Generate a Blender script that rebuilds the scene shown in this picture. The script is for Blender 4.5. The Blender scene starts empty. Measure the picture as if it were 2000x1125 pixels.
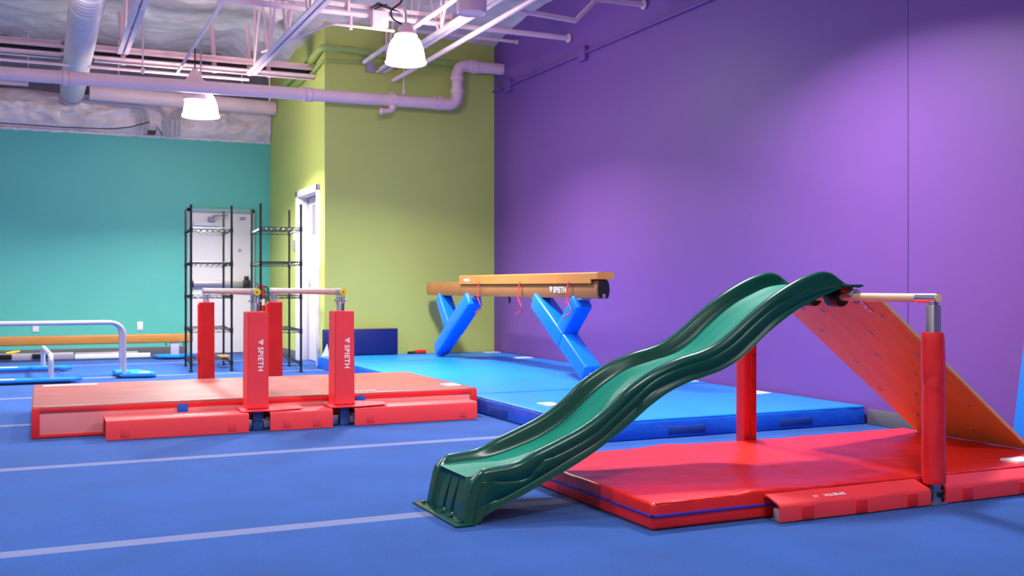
import bpy, bmesh, math, random
from mathutils import Vector, Matrix, noise, Euler
random.seed(7)
PI = math.pi
C = bpy.context.scene.collection

# ------------------------------------------------------------------ materials
def lin(h):
    h = h.lstrip('#')
    out = []
    for i in (0, 2, 4):
        v = int(h[i:i+2], 16) / 255
        out.append(v / 12.92 if v <= .04045 else ((v + .055) / 1.055) ** 2.4)
    return (*out, 1)

def mat(name, col, rough=.5, metal=0., bump=0., bscale=40., bdist=.01, var=0., vscale=4., spec=.5,
        stretch=(1, 1, 1), col2=None, emis=0., coat=0., detail=4., ridged=False):
    m = bpy.data.materials.new(name)
    m.use_nodes = True
    nt = m.node_tree
    b = nt.nodes['Principled BSDF']
    c = lin(col)
    b.inputs['Base Color'].default_value = c
    b.inputs['Roughness'].default_value = rough
    b.inputs['Metallic'].default_value = metal
    b.inputs['Specular IOR Level'].default_value = spec
    if coat: b.inputs['Coat Weight'].default_value = coat
    if emis:
        b.inputs['Emission Color'].default_value = c
        b.inputs['Emission Strength'].default_value = emis
    if bump or var or col2:
        tc = nt.nodes.new('ShaderNodeTexCoord')
        mp = nt.nodes.new('ShaderNodeMapping')
        mp.inputs['Scale'].default_value = stretch
        nt.links.new(tc.outputs['Object'], mp.inputs['Vector'])
        def nz(s):
            n = nt.nodes.new('ShaderNodeTexNoise')
            n.inputs['Scale'].default_value = s
            n.inputs['Detail'].default_value = detail
            nt.links.new(mp.outputs['Vector'], n.inputs['Vector'])
            return n
        if bump:
            bp = nt.nodes.new('ShaderNodeBump')
            bp.inputs['Strength'].default_value = bump
            bp.inputs['Distance'].default_value = bdist
            nb = nz(bscale)
            if ridged: nb.noise_type = 'RIDGED_MULTIFRACTAL'; nb.inputs['Distortion'].default_value = .6
            nt.links.new(nb.outputs['Fac'], bp.inputs['Height'])
            nt.links.new(bp.outputs['Normal'], b.inputs['Normal'])
        if var or col2:
            mx = nt.nodes.new('ShaderNodeMix'); mx.data_type = 'RGBA'
            if col2:
                mx.inputs['A'].default_value = c
                mx.inputs['B'].default_value = lin(col2)
            else:
                mx.inputs['A'].default_value = (*[x * (1 - var) for x in c[:3]], 1)
                mx.inputs['B'].default_value = (*[min(1, x * (1 + var)) for x in c[:3]], 1)
            rp = nt.nodes.new('ShaderNodeMapRange')
            rp.inputs['From Min'].default_value = .3
            rp.inputs['From Max'].default_value = .7
            nt.links.new(nz(vscale).outputs['Fac'], rp.inputs['Value'])
            nt.links.new(rp.outputs['Result'], mx.inputs['Factor'])
            nt.links.new(mx.outputs['Result'], b.inputs['Base Color'])
    return m

M = {}
M['teal'] = mat('teal_paint', '#5abbb0', .55, bump=.06, bscale=160, var=.04, vscale=.8)
M['green'] = mat('green_paint', '#bfcb68', .55, bump=.06, bscale=160, var=.04, vscale=.8)
M['green_pipe'] = mat('green_pipe_paint', '#9fb25c', .5)
M['purple_pipe'] = mat('purple_pipe_paint', '#74479a', .5)
M['base_grey'] = mat('baseboard_grey', '#5f5a62', .6)
M['white_paint'] = mat('white_door_paint', '#e6dfe4', .5, bump=.03, bscale=60)
M['frame_paint'] = mat('door_frame_paint', '#8fb3b6', .5)
M['white_plastic'] = mat('white_plastic', '#e8e6ea', .4)
M['pink_pipe'] = mat('pink_white_pipe_paint', '#eec9cd', .45, var=.05, vscale=3)
M['lilac_steel'] = mat('lilac_steel_paint', '#dcc6d0', .5, var=.08, vscale=6)
M['duct'] = mat('spiral_duct_paint', '#d2c0c4', .38, bump=.0)
M['plastic_film'] = mat('insulation_film', '#eedfdd', .24, bump=.6, bscale=2.2, bdist=.05, var=.12, vscale=2.2, spec=.7, detail=5, ridged=True)
M['wall_film'] = mat('wall_insulation_film', '#f0dada', .25, bump=.9, bscale=2.6, bdist=.05, ridged=True, var=.14, vscale=3, spec=.5, detail=6)
M['drywall_edge'] = mat('ragged_white_edge', '#e9dde0', .7, bump=.8, bscale=60, var=.2, vscale=40)
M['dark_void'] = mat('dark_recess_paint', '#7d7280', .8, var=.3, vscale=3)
M['black'] = mat('black_rubber', '#0b0b0d', .45)
M['black_metal'] = mat('black_coated_steel', '#121114', .38)
M['brown_cord'] = mat('brown_cord', '#4a2f2c', .7)
M['chrome'] = mat('chrome', '#d9d9df', .18, 1.)
M['steel'] = mat('brushed_steel', '#b9b4bd', .33, .9, bump=.04, bscale=200)
M['alu'] = mat('silver_grey_paint', '#b9b0c2', .38, .35)
M['grey_plastic'] = mat('grey_plastic', '#9a93a3', .5)
M['white_glow'] = mat('glowing_glass', '#fffaf6', .3, emis=34.)
M['red_vinyl'] = mat('red_vinyl', '#e01c1e', .36, bump=.25, bscale=6, bdist=.02, var=.08, vscale=5, spec=.55)
M['red_mat'] = mat('red_mat_vinyl', '#e6241f', .34, bump=.3, bscale=5, bdist=.03, var=.07, vscale=4, spec=.5)
M['red_pad'] = mat('soft_red_pad_vinyl', '#ec3a42', .5, bump=.12, bscale=10, bdist=.01, var=.04, vscale=5)
M['red_pad_dark'] = mat('deep_red_velcro', '#c3141f', .7)
M['red_worn'] = mat('worn_red_top', '#ab5a56', .42, bump=.25, bscale=40, stretch=(.12, 1.6, 1), col2='#8a3a38', vscale=14, bdist=.004)
M['pink_side'] = mat('faded_red_side', '#f08a8b', .5, var=.05, vscale=4)
M['red_band'] = mat('bright_red_binding', '#e0222a', .45)
M['blue_vinyl'] = mat('blue_mat_top', '#0a80e0', .4, bump=.22, bscale=3.5, bdist=.03, var=.08, vscale=2.5, spec=.5)
M['blue_side'] = mat('blue_mat_side', '#0862de', .42, bump=.3, bscale=9, bdist=.02, var=.1, vscale=8)
M['blue_patch'] = mat('navy_velcro', '#0a3f96', .85)
M['blue_leg'] = mat('blue_leg_vinyl', '#0a78f2', .33, bump=.1, bscale=8)
M['blue_panel'] = mat('bright_blue_panel', '#0a78e4', .45, bump=.12, bscale=4)
M['blue_plastic'] = mat('blue_plastic_foot', '#1684dc', .4)
M['blue_strap'] = mat('blue_webbing', '#1359c8', .7)
M['slate_blue'] = mat('slate_blue_webbing', '#3c5a9c', .7)
M['navy'] = mat('navy_vinyl', '#0b1a62', .5, bump=.1, bscale=20)
M['zip_blue'] = mat('blue_zipper', '#2b2fae', .5)
M['tan'] = mat('tan_suede', '#bd7d3a', .62, bump=.08, bscale=150, var=.07, vscale=5)
M['tan_shaded'] = mat('tan_suede_shaded', '#9a6330', .62, bump=.08, bscale=150, var=.06, vscale=5)  # same suede toned darker: the shade on the beam below its pad, painted in
M['wood_bar'] = mat('pale_wood_bar', '#e2bf98', .42, stretch=(8, 1, 8), var=.09, vscale=6)
M['bar_grip'] = mat('chalky_pink_bar', '#c9aaa6', .6, var=.06, vscale=8)
M['ply_under'] = mat('plywood_face', '#d69a52', .42, stretch=(1.2, 7, 1.2), col2='#cc8d47', vscale=3.2, bump=.04, bscale=20)  # plain plywood; base toned orange for the red mat's bounce light
M['ply_edge'] = mat('plywood_edge', '#e0b07a', .55, stretch=(2, 2, 60), var=.12, vscale=4)
M['yellow'] = mat('yellow_plastic', '#f2d21c', .4)
M['ribbon'] = mat('red_ribbon', '#ec2f3d', .5)
M['white_ink'] = mat('white_print', '#f3ecec', .6)
M['paper'] = mat('white_paper', '#ece9ee', .7)
M['ext_red'] = mat('extinguisher_red', '#d0201c', .3)
M['amber'] = mat('amber_wood', '#a97030', .5, stretch=(1, 6, 6), var=.08, vscale=3)

# slide plastic: two tones, bed slightly lighter
M['slide'] = mat('green_slide_plastic', '#05463b', .25, spec=.35)
M['slide_bed'] = mat('green_slide_bed', '#067664', .48, var=.16, vscale=3, stretch=(1, 5, 1), spec=.2)

def purple_wall_mat():
    m = mat('purple_paint', '#76499c', .5, bump=.05, bscale=160, var=.03, vscale=.7)
    nt = m.node_tree; b = nt.nodes['Principled BSDF']
    src = b.inputs['Base Color'].links[0].from_socket
    geo = nt.nodes.new('ShaderNodeNewGeometry'); sx = nt.nodes.new('ShaderNodeSeparateXYZ')
    nt.links.new(geo.outputs['Position'], sx.inputs[0])
    a = nt.nodes.new('ShaderNodeMath'); a.operation = 'SUBTRACT'; a.inputs[1].default_value = 5.37
    nt.links.new(sx.outputs['Y'], a.inputs[0])
    c = nt.nodes.new('ShaderNodeMath'); c.operation = 'ABSOLUTE'; nt.links.new(a.outputs[0], c.inputs[0])
    d = nt.nodes.new('ShaderNodeMath'); d.operation = 'LESS_THAN'; d.inputs[1].default_value = .0045
    nt.links.new(c.outputs[0], d.inputs[0])
    mx = nt.nodes.new('ShaderNodeMix'); mx.data_type = 'RGBA'
    nt.links.new(d.outputs[0], mx.inputs['Factor']); nt.links.new(src, mx.inputs['A'])
    mx.inputs['B'].default_value = lin('#3a2462')
    nt.links.new(mx.outputs['Result'], b.inputs['Base Color'])
    return m
M['purple'] = purple_wall_mat()

def carpet_mat():
    m = bpy.data.materials.new('blue_carpet'); m.use_nodes = True
    nt = m.node_tree; b = nt.nodes['Principled BSDF']; L = nt.links.new
    b.inputs['Roughness'].default_value = .95
    b.inputs['Specular IOR Level'].default_value = .15
    b.inputs['Sheen Weight'].default_value = .15
    geo = nt.nodes.new('ShaderNodeNewGeometry')
    n1 = nt.nodes.new('ShaderNodeTexNoise'); n1.inputs['Scale'].default_value = 190; n1.inputs['Detail'].default_value = 3
    n2 = nt.nodes.new('ShaderNodeTexNoise'); n2.inputs['Scale'].default_value = 2.2; n2.inputs['Detail'].default_value = 5
    for n in (n1, n2): L(geo.outputs['Position'], n.inputs['Vector'])
    r1 = nt.nodes.new('ShaderNodeValToRGB')
    r1.color_ramp.elements[0].position = .3; r1.color_ramp.elements[1].position = .72
    r1.color_ramp.elements[0].color = lin('#0e3a82'); r1.color_ramp.elements[1].color = lin('#175bb0')
    L(n1.outputs['Fac'], r1.inputs['Fac'])
    mx = nt.nodes.new('ShaderNodeMix'); mx.data_type = 'RGBA'; mx.blend_type = 'MULTIPLY'; mx.inputs['Factor'].default_value = .6
    r2 = nt.nodes.new('ShaderNodeMapRange'); r2.inputs['From Min'].default_value = .3; r2.inputs['From Max'].default_value = .7
    r2.inputs['To Min'].default_value = .75; r2.inputs['To Max'].default_value = 1.15
    L(n2.outputs['Fac'], r2.inputs['Value'])
    L(r1.outputs['Color'], mx.inputs['A']); L(r2.outputs['Result'], mx.inputs['B'])
    # hook and loop seam strips between the carpet rolls
    sx = nt.nodes.new('ShaderNodeSeparateXYZ'); L(geo.outputs['Position'], sx.inputs[0])
    def math_(op, a, v):
        k = nt.nodes.new('ShaderNodeMath'); k.operation = op; L(a, k.inputs[0])
        if v is not None: k.inputs[1].default_value = v
        return k.outputs[0]
    t = math_('ADD', sx.outputs['Y'], -4.28 + 1.985 * 10.5)
    t = math_('MODULO', t, 1.985)
    t = math_('SUBTRACT', t, 1.985 / 2)
    t = math_('ABSOLUTE', t, None)
    t = math_('LESS_THAN', t, .05)
    t = math_('MULTIPLY', t, .8)
    mz = nt.nodes.new('ShaderNodeMix'); mz.data_type = 'RGBA'
    L(t, mz.inputs['Factor']); L(mx.outputs['Result'], mz.inputs['A']); mz.inputs['B'].default_value = lin('#777da6')
    L(mz.outputs['Result'], b.inputs['Base Color'])
    bp = nt.nodes.new('ShaderNodeBump'); bp.inputs['Strength'].default_value = .5; bp.inputs['Distance'].default_value = .004
    L(n1.outputs['Fac'], bp.inputs['Height']); L(bp.outputs['Normal'], b.inputs['Normal'])
    return m
M['carpet'] = carpet_mat()

# ------------------------------------------------------------------ mesh helpers
def NB(): return bmesh.new()

def merge(bm, tmp, mtx=None):
    if mtx is not None: bmesh.ops.transform(tmp, matrix=mtx, verts=tmp.verts)
    me = bpy.data.meshes.new('t'); tmp.to_mesh(me); bm.from_mesh(me)
    bpy.data.meshes.remove(me); tmp.free()

def box(bm, lo, hi, bev=0., seg=2, mtx=None):
    t = bmesh.new(); bmesh.ops.create_cube(t, size=1)
    s = [hi[i] - lo[i] for i in range(3)]; c = [(hi[i] + lo[i]) / 2 for i in range(3)]
    for v in t.verts: v.co = Vector([v.co[i] * s[i] + c[i] for i in range(3)])
    if bev:
        bmesh.ops.bevel(t, geom=list(t.edges), offset=min(bev, min(map(abs, s)) * .49), segments=seg, profile=.5, affect='EDGES')
    merge(bm, t, mtx)

def loft(bm, rings, cap=True, closed=True):
    vs = [[bm.verts.new(p) for p in r] for r in rings]
    n = len(rings[0])
    for a, b in zip(vs, vs[1:]):
        for i in range(n if closed else n - 1):
            j = (i + 1) % n
            bm.faces.new((a[i], a[j], b[j], b[i]))
    if cap and closed:
        bm.faces.new(list(reversed(vs[0]))); bm.faces.new(vs[-1])
    bmesh.ops.recalc_face_normals(bm, faces=bm.faces)

def tube(bm, pts, r, n=12, cap=True, flat=1.):
    t = bmesh.new()
    P = [Vector(p) for p in pts]
    rings = []; up = None
    for i, p in enumerate(P):
        d = (P[min(i + 1, len(P) - 1)] - P[max(i - 1, 0)]).normalized()
        if up is None:
            a = Vector((0, 0, 1)) if abs(d.z) < .9 else Vector((0, 1, 0))
            up = (a - d * a.dot(d)).normalized()
        else:
            up = (up - d * up.dot(d)).normalized()
        s = d.cross(up)
        rr = r[i] if isinstance(r, (list, tuple)) else r
        rings.append([p + (up * math.cos(2 * PI * k / n) + s * math.sin(2 * PI * k / n) * flat) * rr for k in range(n)])
    loft(t, rings, cap)
    merge(bm, t)

def bend(pts, rad, seg=6):
    """round the corners of a polyline"""
    P = [Vector(p) for p in pts]; out = [P[0]]
    for a, b, c in zip(P, P[1:], P[2:]):
        d1 = (a - b).normalized(); d2 = (c - b).normalized()
        q = min(rad, (a - b).length * .49, (c - b).length * .49)
        p1, p2 = b + d1 * q, b + d2 * q
        for k in range(seg + 1):
            u = k / seg
            out.append(p1 * (1 - u) ** 2 + b * 2 * u * (1 - u) + p2 * u * u)
    out.append(P[-1]); return out

def lathe(bm, prof, at=(0, 0, 0), n=32, cap=True):
    t = bmesh.new()
    rings = [[(at[0] + r * math.cos(2 * PI * k / n), at[1] + r * math.sin(2 * PI * k / n), at[2] + z) for k in range(n)] for r, z in prof]
    loft(t, rings, cap); merge(bm, t)

def cyl(bm, a, b, r, n=20): tube(bm, [a, b], r, n)

def prism(bm, poly, a0, a1, axis):
    """extrude a 2D polygon along an axis; poly gives the other two coordinates in order"""
    def mk(p, a):
        q = list(p); q.insert('xyz'.index(axis), a); return tuple(q)
    t = bmesh.new(); loft(t, [[mk(p, a0) for p in poly], [mk(p, a1) for p in poly]]); merge(bm, t)

def softbox(bm, lo, hi, bev, nx, ny, amp, fq, seed, side=.0):
    """a cushion: rounded slab whose skin is gently uneven"""
    t = bmesh.new()
    bmesh.ops.create_cube(t, size=1)
    s = [hi[i] - lo[i] for i in range(3)]; c = [(hi[i] + lo[i]) / 2 for i in range(3)]
    for v in t.verts: v.co = Vector([v.co[i] * s[i] + c[i] for i in range(3)])
    bmesh.ops.bevel(t, geom=list(t.edges), offset=bev, segments=3, profile=.5, affect='EDGES')
    for ax, n in ((0, nx), (1, ny)):
        for k in range(1, n):
            p = Vector(c); p[ax] = lo[ax] + s[ax] * k / n
            nn = Vector((0, 0, 0)); nn[ax] = 1
            bmesh.ops.bisect_plane(t, geom=list(t.verts) + list(t.edges) + list(t.faces), plane_co=p, plane_no=nn)
    for v in t.verts:
        if v.co.z > c[2]:
            w = min(1., min(v.co.x - lo[0], hi[0] - v.co.x, v.co.y - lo[1], hi[1] - v.co.y) / .12 + .15)
            v.co.z += amp * w * (noise.noise(Vector((v.co.x * fq + seed, v.co.y * fq, seed))) + .5 * noise.noise(Vector((v.co.x * fq * 2.7, v.co.y * fq * 2.7 + seed, 3))))
        if side:
            k = noise.noise(Vector((v.co.x * 4 + seed, v.co.y * 4, v.co.z * 9))) * side
            if abs(v.co.y - lo[1]) < bev: v.co.y += abs(k)
            if abs(v.co.x - lo[0]) < bev: v.co.x += abs(k)
    merge(bm, t)

def obj(name, bm, m, parent=None, angle=35, label=None, origin=None):
    """link a bmesh as ONE object; vertices are given in the root's frame (world when the root is unrotated)"""
    root = parent
    while root is not None and root.parent is not None: root = root.parent
    off = origin if origin is not None else (Vector(root['_o']) if root is not None and '_o' in root else Vector((0, 0, 0)))
    off = Vector(off)
    bmesh.ops.translate(bm, verts=bm.verts, vec=-off)
    bmesh.ops.recalc_face_normals(bm, faces=bm.faces)
    me = bpy.data.meshes.new(name); bm.to_mesh(me); bm.free()
    me.materials.append(m)
    me.shade_smooth(); me.set_sharp_from_angle(angle=math.radians(angle))
    o = bpy.data.objects.new(name, me); C.objects.link(o)
    if parent is not None: o.parent = parent
    else: o.location = off
    if label: o['label'] = label
    return o

def tag(o, label, cat, group=None, kind=None):
    o['label'] = label
    o['category'] = cat
    if group: o['group'] = group
    if kind: o['kind'] = kind
    return o

def thing(name, loc, label, cat, group=None, kind=None, rz=0, local=False):
    o = bpy.data.objects.new(name, None); C.objects.link(o)
    o.location = loc; o.rotation_euler = (0, 0, rz); o.empty_display_size = .1
    o['_o'] = (0., 0., 0.) if local else tuple(float(x) for x in loc)
    return tag(o, label, cat, group, kind)

def copy_tree(o, parent=None):
    c = o.copy(); C.objects.link(c); c.parent = parent
    for ch in list(o.children): copy_tree(ch, c)
    return c

def clip(poly, n, d):
    out = []
    for i, p in enumerate(poly):
        q = poly[(i + 1) % len(poly)]
        a = p[0] * n[0] + p[1] * n[1] - d; b = q[0] * n[0] + q[1] * n[1] - d
        if a >= 0: out.append(p)
        if a * b < 0:
            t = a / (a - b); out.append((p[0] + (q[0] - p[0]) * t, p[1] + (q[1] - p[1]) * t))
    return out

def lettering(bm, s, size, at, xd, yd, bold=.02, logo=True, sx=1., depth=.0012):
    """raised print: optional striped triangle then the word; at = start of the baseline"""
    cu = bpy.data.curves.new('f', 'FONT'); cu.body = s; cu.size = 1; cu.offset = bold; cu.extrude = .0; cu.space_character = 1.12
    ob = bpy.data.objects.new('f', cu); C.objects.link(ob)
    bpy.context.view_layer.update()
    me = bpy.data.meshes.new_from_object(ob.evaluated_get(bpy.context.evaluated_depsgraph_get()))
    bpy.data.objects.remove(ob); bpy.data.curves.remove(cu)
    t = bmesh.new(); t.from_mesh(me); bpy.data.meshes.remove(me)
    x0 = min(v.co.x for v in t.verts); x1 = max(v.co.x for v in t.verts); yh = max(v.co.y for v in t.verts)
    off = 0
    for v in t.verts: v.co = Vector(((v.co.x - x0) * sx / yh, v.co.y / yh, 0))
    wid = (x1 - x0) * sx / yh
    if logo:
        off = 1.55
        for v in t.verts: v.co.x += off
        tri = [(0, 1), (.62, -.05), (1.24, 1)]
        nn = Vector((.83, .56)).normalized()
        for k in range(5):
            a = .5 + k * .19
            pg = clip(clip(tri, (nn.x, nn.y), a), (-nn.x, -nn.y), -(a + .125))
            if len(pg) > 2: t.faces.new([t.verts.new((p[0], p[1], 0)) for p in pg])
    r = bmesh.ops.extrude_face_region(t, geom=list(t.faces))
    for v in r['geom']:
        if isinstance(v, bmesh.types.BMVert): v.co.z += depth / size
    xd = Vector(xd).normalized(); yd = Vector(yd).normalized(); zd = xd.cross(yd)
    mtx = Matrix.Translation(Vector(at)) @ Matrix((xd, yd, zd)).transposed().to_4x4() @ Matrix.Scale(size, 4)
    merge(bm, t, mtx)
    return (wid + off) * size

# ================================================================== SETTING
def struct(name, bm, m, label, cat='wall', angle=35):
    return tag(obj(name, bm, m, angle=angle), label, cat, kind='structure')

bm = NB(); box(bm, (-8, -5, -.1), (5.75, 16.1, 0)); struct('floor', bm, M['carpet'], 'blue carpeted gym floor with pale seam strips', 'floor')
bm = NB(); box(bm, (-8, 15.9, 0), (3.45, 16.1, 3.2)); struct('wall_back', bm, M['teal'], 'turquoise painted wall at the back left')
bm = NB()
box(bm, (3.2, 13.97, 0), (3.35, 15.9, 4.75)); box(bm, (3.2, 12.70, 0), (3.35, 12.83, 4.75)); box(bm, (3.2, 12.83, 2.25), (3.35, 13.97, 4.75))
struct('wall_side', bm, M['green'], 'green side face of the boxed-out corner, with a white door in it')
bm = NB(); box(bm, (3.2, 12.56, 0), (5.6, 12.70, 4.75)); struct('wall_front', bm, M['green'], 'green front face of the boxed-out corner behind the balance beam')
bm = NB(); box(bm, (5.49, -5, 0), (5.75, 12.6, 4.75)); struct('wall_right', bm, M['purple'], 'tall purple wall filling the right of the room')
bm = NB(); box(bm, (5.468, -5, 0), (5.49, 5.74, .11), .004); struct('baseboard_right', bm, M['base_grey'], 'grey rubber baseboard along the purple wall', 'baseboard')
bm = NB(); box(bm, (-8, 15.88, 0), (1.96, 15.9, .12), .004); box(bm, (2.97, 15.88, 0), (3.2, 15.9, .12), .004)
struct('baseboard_back', bm, M['base_grey'], 'grey baseboard along the turquoise wall', 'baseboard')
bm = NB(); box(bm, (3.18, 14.05, 0), (3.2, 15.88, .12), .004)
struct('baseboard_side', bm, M['base_grey'], 'grey baseboard on the green wall left of the door', 'baseboard')

# recessed upper part of the back wall
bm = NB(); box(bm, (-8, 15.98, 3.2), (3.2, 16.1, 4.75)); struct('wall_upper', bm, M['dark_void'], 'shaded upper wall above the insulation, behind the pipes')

# crumpled plastic insulation over the turquoise wall
def film(bm, fn, nu, nv):
    g = [[bm.verts.new(fn(i / nu, j / nv)) for i in range(nu + 1)] for j in range(nv + 1)]
    for j in range(nv):
        for i in range(nu): bm.faces.new((g[j][i], g[j][i + 1], g[j + 1][i + 1], g[j + 1][i]))
def crease(p, s):
    a = noise.noise(p * s); b = noise.noise(p * s * 2.3 + Vector((9, 3, 1)))
    return (.5 - abs(a)) + .5 * (.5 - abs(b))
bm = NB()
def wf(u, v):
    x = -8 + 11.19 * u; z = 3.2 + .56 * v
    blg = math.sin(PI * min(1, v * 1.0)) ** .6
    p = Vector((x * .8, 3, z * 1.4))
    y = 15.95 - .08 * blg - .17 * crease(p, 2.4) * blg - .08 * crease(p, 6.0) * blg
    return (x, y, z + (.05 * noise.noise(Vector((x * 1.3, 0, 7))) if v > .9 else 0))
film(bm, wf, 420, 22); struct('trim_1', bm, M['wall_film'], 'crumpled white plastic insulation along the top of the turquoise wall', 'insulation', 60)
bm = NB()
pts = []
for i in range(240):
    x = -8 + 11.2 * i / 239
    pts.append((x, 15.9, 3.2 + .012 * noise.noise(Vector((x * 9, 0, 0)))))
tube(bm, pts, [.02 + .012 * noise.noise(Vector((p[0] * 14, 4, 0))) for p in pts], 7)
struct('trim_2', bm, M['drywall_edge'], 'ragged white edge along the top of the turquoise wall', 'trim')

# ceiling: plastic-faced insulation sagging between the joists
JX = [-2.2, -.65, .89, 2.38, 3.87, 5.4]
bm = NB()
def sag(x, y):
    z = 4.5
    near = 9
    for j in JX: near = min(near, abs(x - j))
    z -= .10 * min(1, near / .7) * (.7 + .6 * noise.noise(Vector((x * .9, y * .7, 1))))
    dw = 5.49 - x
    if dw < 1.2: z -= .14 * (1 - dw / 1.2) ** 1.3
    if x > 2.75 and y > 11.5:
        z -= .20 * min(1, (y - 11.5) / 1.06) ** 1.5 * min(1, (x - 2.75) / .45) * (1 + .28 * noise.noise(Vector((x * 1.9, 0, 5))))
    elif x > 2.5 and y > 11.5:
        z -= .36 * min(1, (y - 11.5) / 1.06) ** 1.5 * min(1, (x - 2.5) / .5) * (1 + .3 * noise.noise(Vector((0, y * 1.7, 5))))
    p = Vector((x, y * .55, 2))
    z += .05 * crease(p, 1.6) - .02 * crease(p, 4.5) + .012 * crease(Vector((x * .7, y, 0)), 9)
    return z
def cf(u, v):
    x = -8 + 13.6 * u; y = -5 + 5 * (v / .12) if v < .12 else 0 + 8 * ((v - .12) / .13) if v < .25 else 8 + 8 * ((v - .25) / .75)
    return (x, y, sag(x, y))
film(bm, cf, 330, 300); struct('ceiling', bm, M['plastic_film'], 'ceiling of crinkled plastic-faced insulation sagging between joists', 'ceiling', 60)

# ------------------------------------------------------------------ doors
d1 = thing('door_1', (2.465, 15.9, 0), 'white metal exit door in the turquoise wall behind the left rack', 'door', kind='structure')
bm = NB(); box(bm, (2.02, 15.87, .01), (2.91, 15.895, 2.11), .004); obj('door_leaf', bm, M['white_paint'], d1)
bm = NB(); box(bm, (1.97, 15.84, 0), (2.02, 15.9, 2.17), .006); box(bm, (2.91, 15.84, 0), (2.96, 15.9, 2.17), .006); box(bm, (1.97, 15.84, 2.11), (2.96, 15.9, 2.17), .006)
obj('door_frame', bm, M['frame_paint'], d1)
bm = NB(); box(bm, (2.04, 15.79, 1.0), (2.86, 15.84, 1.08), .01); obj('push_bar', bm, M['steel'], d1)
bm = NB(); box(bm, (2.78, 15.76, .98), (2.88, 15.87, 1.10), .01); box(bm, (2.80, 15.78, 1.08), (2.86, 15.86, 1.16), .008); obj('latch_case', bm, M['black'], d1)
bm = NB(); box(bm, (2.02, 15.78, .99), (2.06, 15.86, 1.09), .01); obj('end_cap', bm, M['black'], d1)
bm = NB(); box(bm, (2.06, 15.80, 1.90), (2.42, 15.86, 1.97), .012); obj('door_closer', bm, M['white_plastic'], d1)
bm = NB(); tube(bm, [(2.30, 15.81, 1.98), (2.34, 15.74, 2.05), (2.55, 15.80, 2.07)], .014, 8); box(bm, (2.27, 15.76, 1.96), (2.36, 15.86, 2.04), .01); obj('closer_arm', bm, M['grey_plastic'], d1)
bm = NB(); box(bm, (2.72, 15.855, 1.53), (2.76, 15.872, 1.57), .003); obj('view_hole', bm, M['grey_plastic'], d1)
bm = NB(); box(bm, (2.74, 15.83, 2.02), (2.82, 15.87, 2.05), .004); obj('contact_sensor', bm, M['grey_plastic'], d1)
bm = NB(); tube(bm, [(2.88, 15.86, .05), (2.88, 15.80, .04), (2.88, 15.79, .10)], .012, 8); obj('door_stop', bm, M['black'], d1)

d2 = thing('door_2', (3.2, 13.4, 0), 'white door set back in the green side wall', 'door', kind='structure')
bm = NB()
box(bm, (3.165, 12.78, 0), (3.36, 12.87, 2.30), .006); box(bm, (3.165, 13.93, 0), (3.36, 14.02, 2.30), .006); box(bm, (3.165, 12.78, 2.21), (3.36, 14.02, 2.30), .006)
obj('door_frame', bm, M['white_paint'], d2)
bm = NB(); box(bm, (3.325, 12.88, .01), (3.36, 13.905, 2.2), .004); obj('door_leaf', bm, M['white_paint'], d2)
bm = NB(); box(bm, (3.355, 13.88, 0), (3.40, 13.95, 2.21)); box(bm, (3.362, 12.87, 0), (3.37, 13.9, 2.21)); obj('shadow_gap', bm, M['black'], d2)
bm = NB(); box(bm, (3.318, 13.0, 1.7), (3.326, 13.7, 2.1), .002); obj('vision_panel', bm, M['grey_plastic'], d2)
bm = NB(); cyl(bm, (3.325, 13.82, 1.03), (3.27, 13.82, 1.03), .014); tube(bm, [(3.27, 13.82, 1.03), (3.265, 13.70, 1.03)], .011, 10); lathe(bm, [(.0, 0), (.03, 0), (.03, .008), (0, .008)], (0, 0, 0)) if False else None
box(bm, (3.312, 13.79, .95), (3.326, 13.85, 1.12), .004); obj('door_handle', bm, M['chrome'], d2)

# ------------------------------------------------------------------ wall fittings
for x, lab in ((-.06, 'white outlet plate on the turquoise wall, behind the long silver rail'), (1.32, 'white outlet plate on the turquoise wall left of the exit door')):
    t = thing('outlet_plate', (x, 15.9, .43), lab, 'outlet', 'outlets on the turquoise wall')
    bm = NB(); box(bm, (x - .04, 15.886, .365), (x + .04, 15.899, .49), .004); obj('cover_plate', bm, M['white_plastic'], t)
    for dz in (.40, .455):
        bm = NB(); box(bm, (x - .018, 15.882, dz - .014), (x + .018, 15.888, dz + .014), .003); obj('socket', bm, M['white_paint'], t)

t = thing('wall_remote', (3.2, 14.16, 1.55), 'slim pale grey holder hanging on the green wall left of its door', 'holder')
bm = NB(); box(bm, (3.17, 14.13, 1.64), (3.199, 14.19, 1.80), .006); obj('backplate', bm, M['white_plastic'], t)
bm = NB(); box(bm, (3.165, 14.135, 1.50), (3.195, 14.185, 1.65), .006); obj('holder_body', bm, M['grey_plastic'], t)

t = thing('fire_extinguisher', (3.04, 15.8, .62), 'red fire extinguisher hung on the turquoise wall by the green corner', 'fire extinguisher')
bm = NB(); lathe(bm, [(.0, 0), (.062, .0), (.068, .02), (.068, .28), (.05, .33), (.025, .35), (.025, .37), (0, .37)], (3.04, 15.8, .62)); obj('cylinder_body', bm, M['ext_red'], t)
bm = NB(); box(bm, (3.00, 15.76, .98), (3.08, 15.83, 1.03), .008); tube(bm, [(3.02, 15.79, 1.02), (2.95, 15.76, 1.06)], .01, 8); obj('valve_handle', bm, M['ext_red'], t)
bm = NB(); tube(bm, bend([(3.06, 15.79, 1.0), (3.14, 15.76, 1.0), (3.15, 15.74, .75), (3.12, 15.74, .70)], .06), .011, 8); obj('hose', bm, M['black'], t)
bm = NB(); lathe(bm, [(.0695, .10), (.0695, .20)], (3.04, 15.8, .62), cap=False); obj('paper_label', bm, M['paper'], t)

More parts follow.
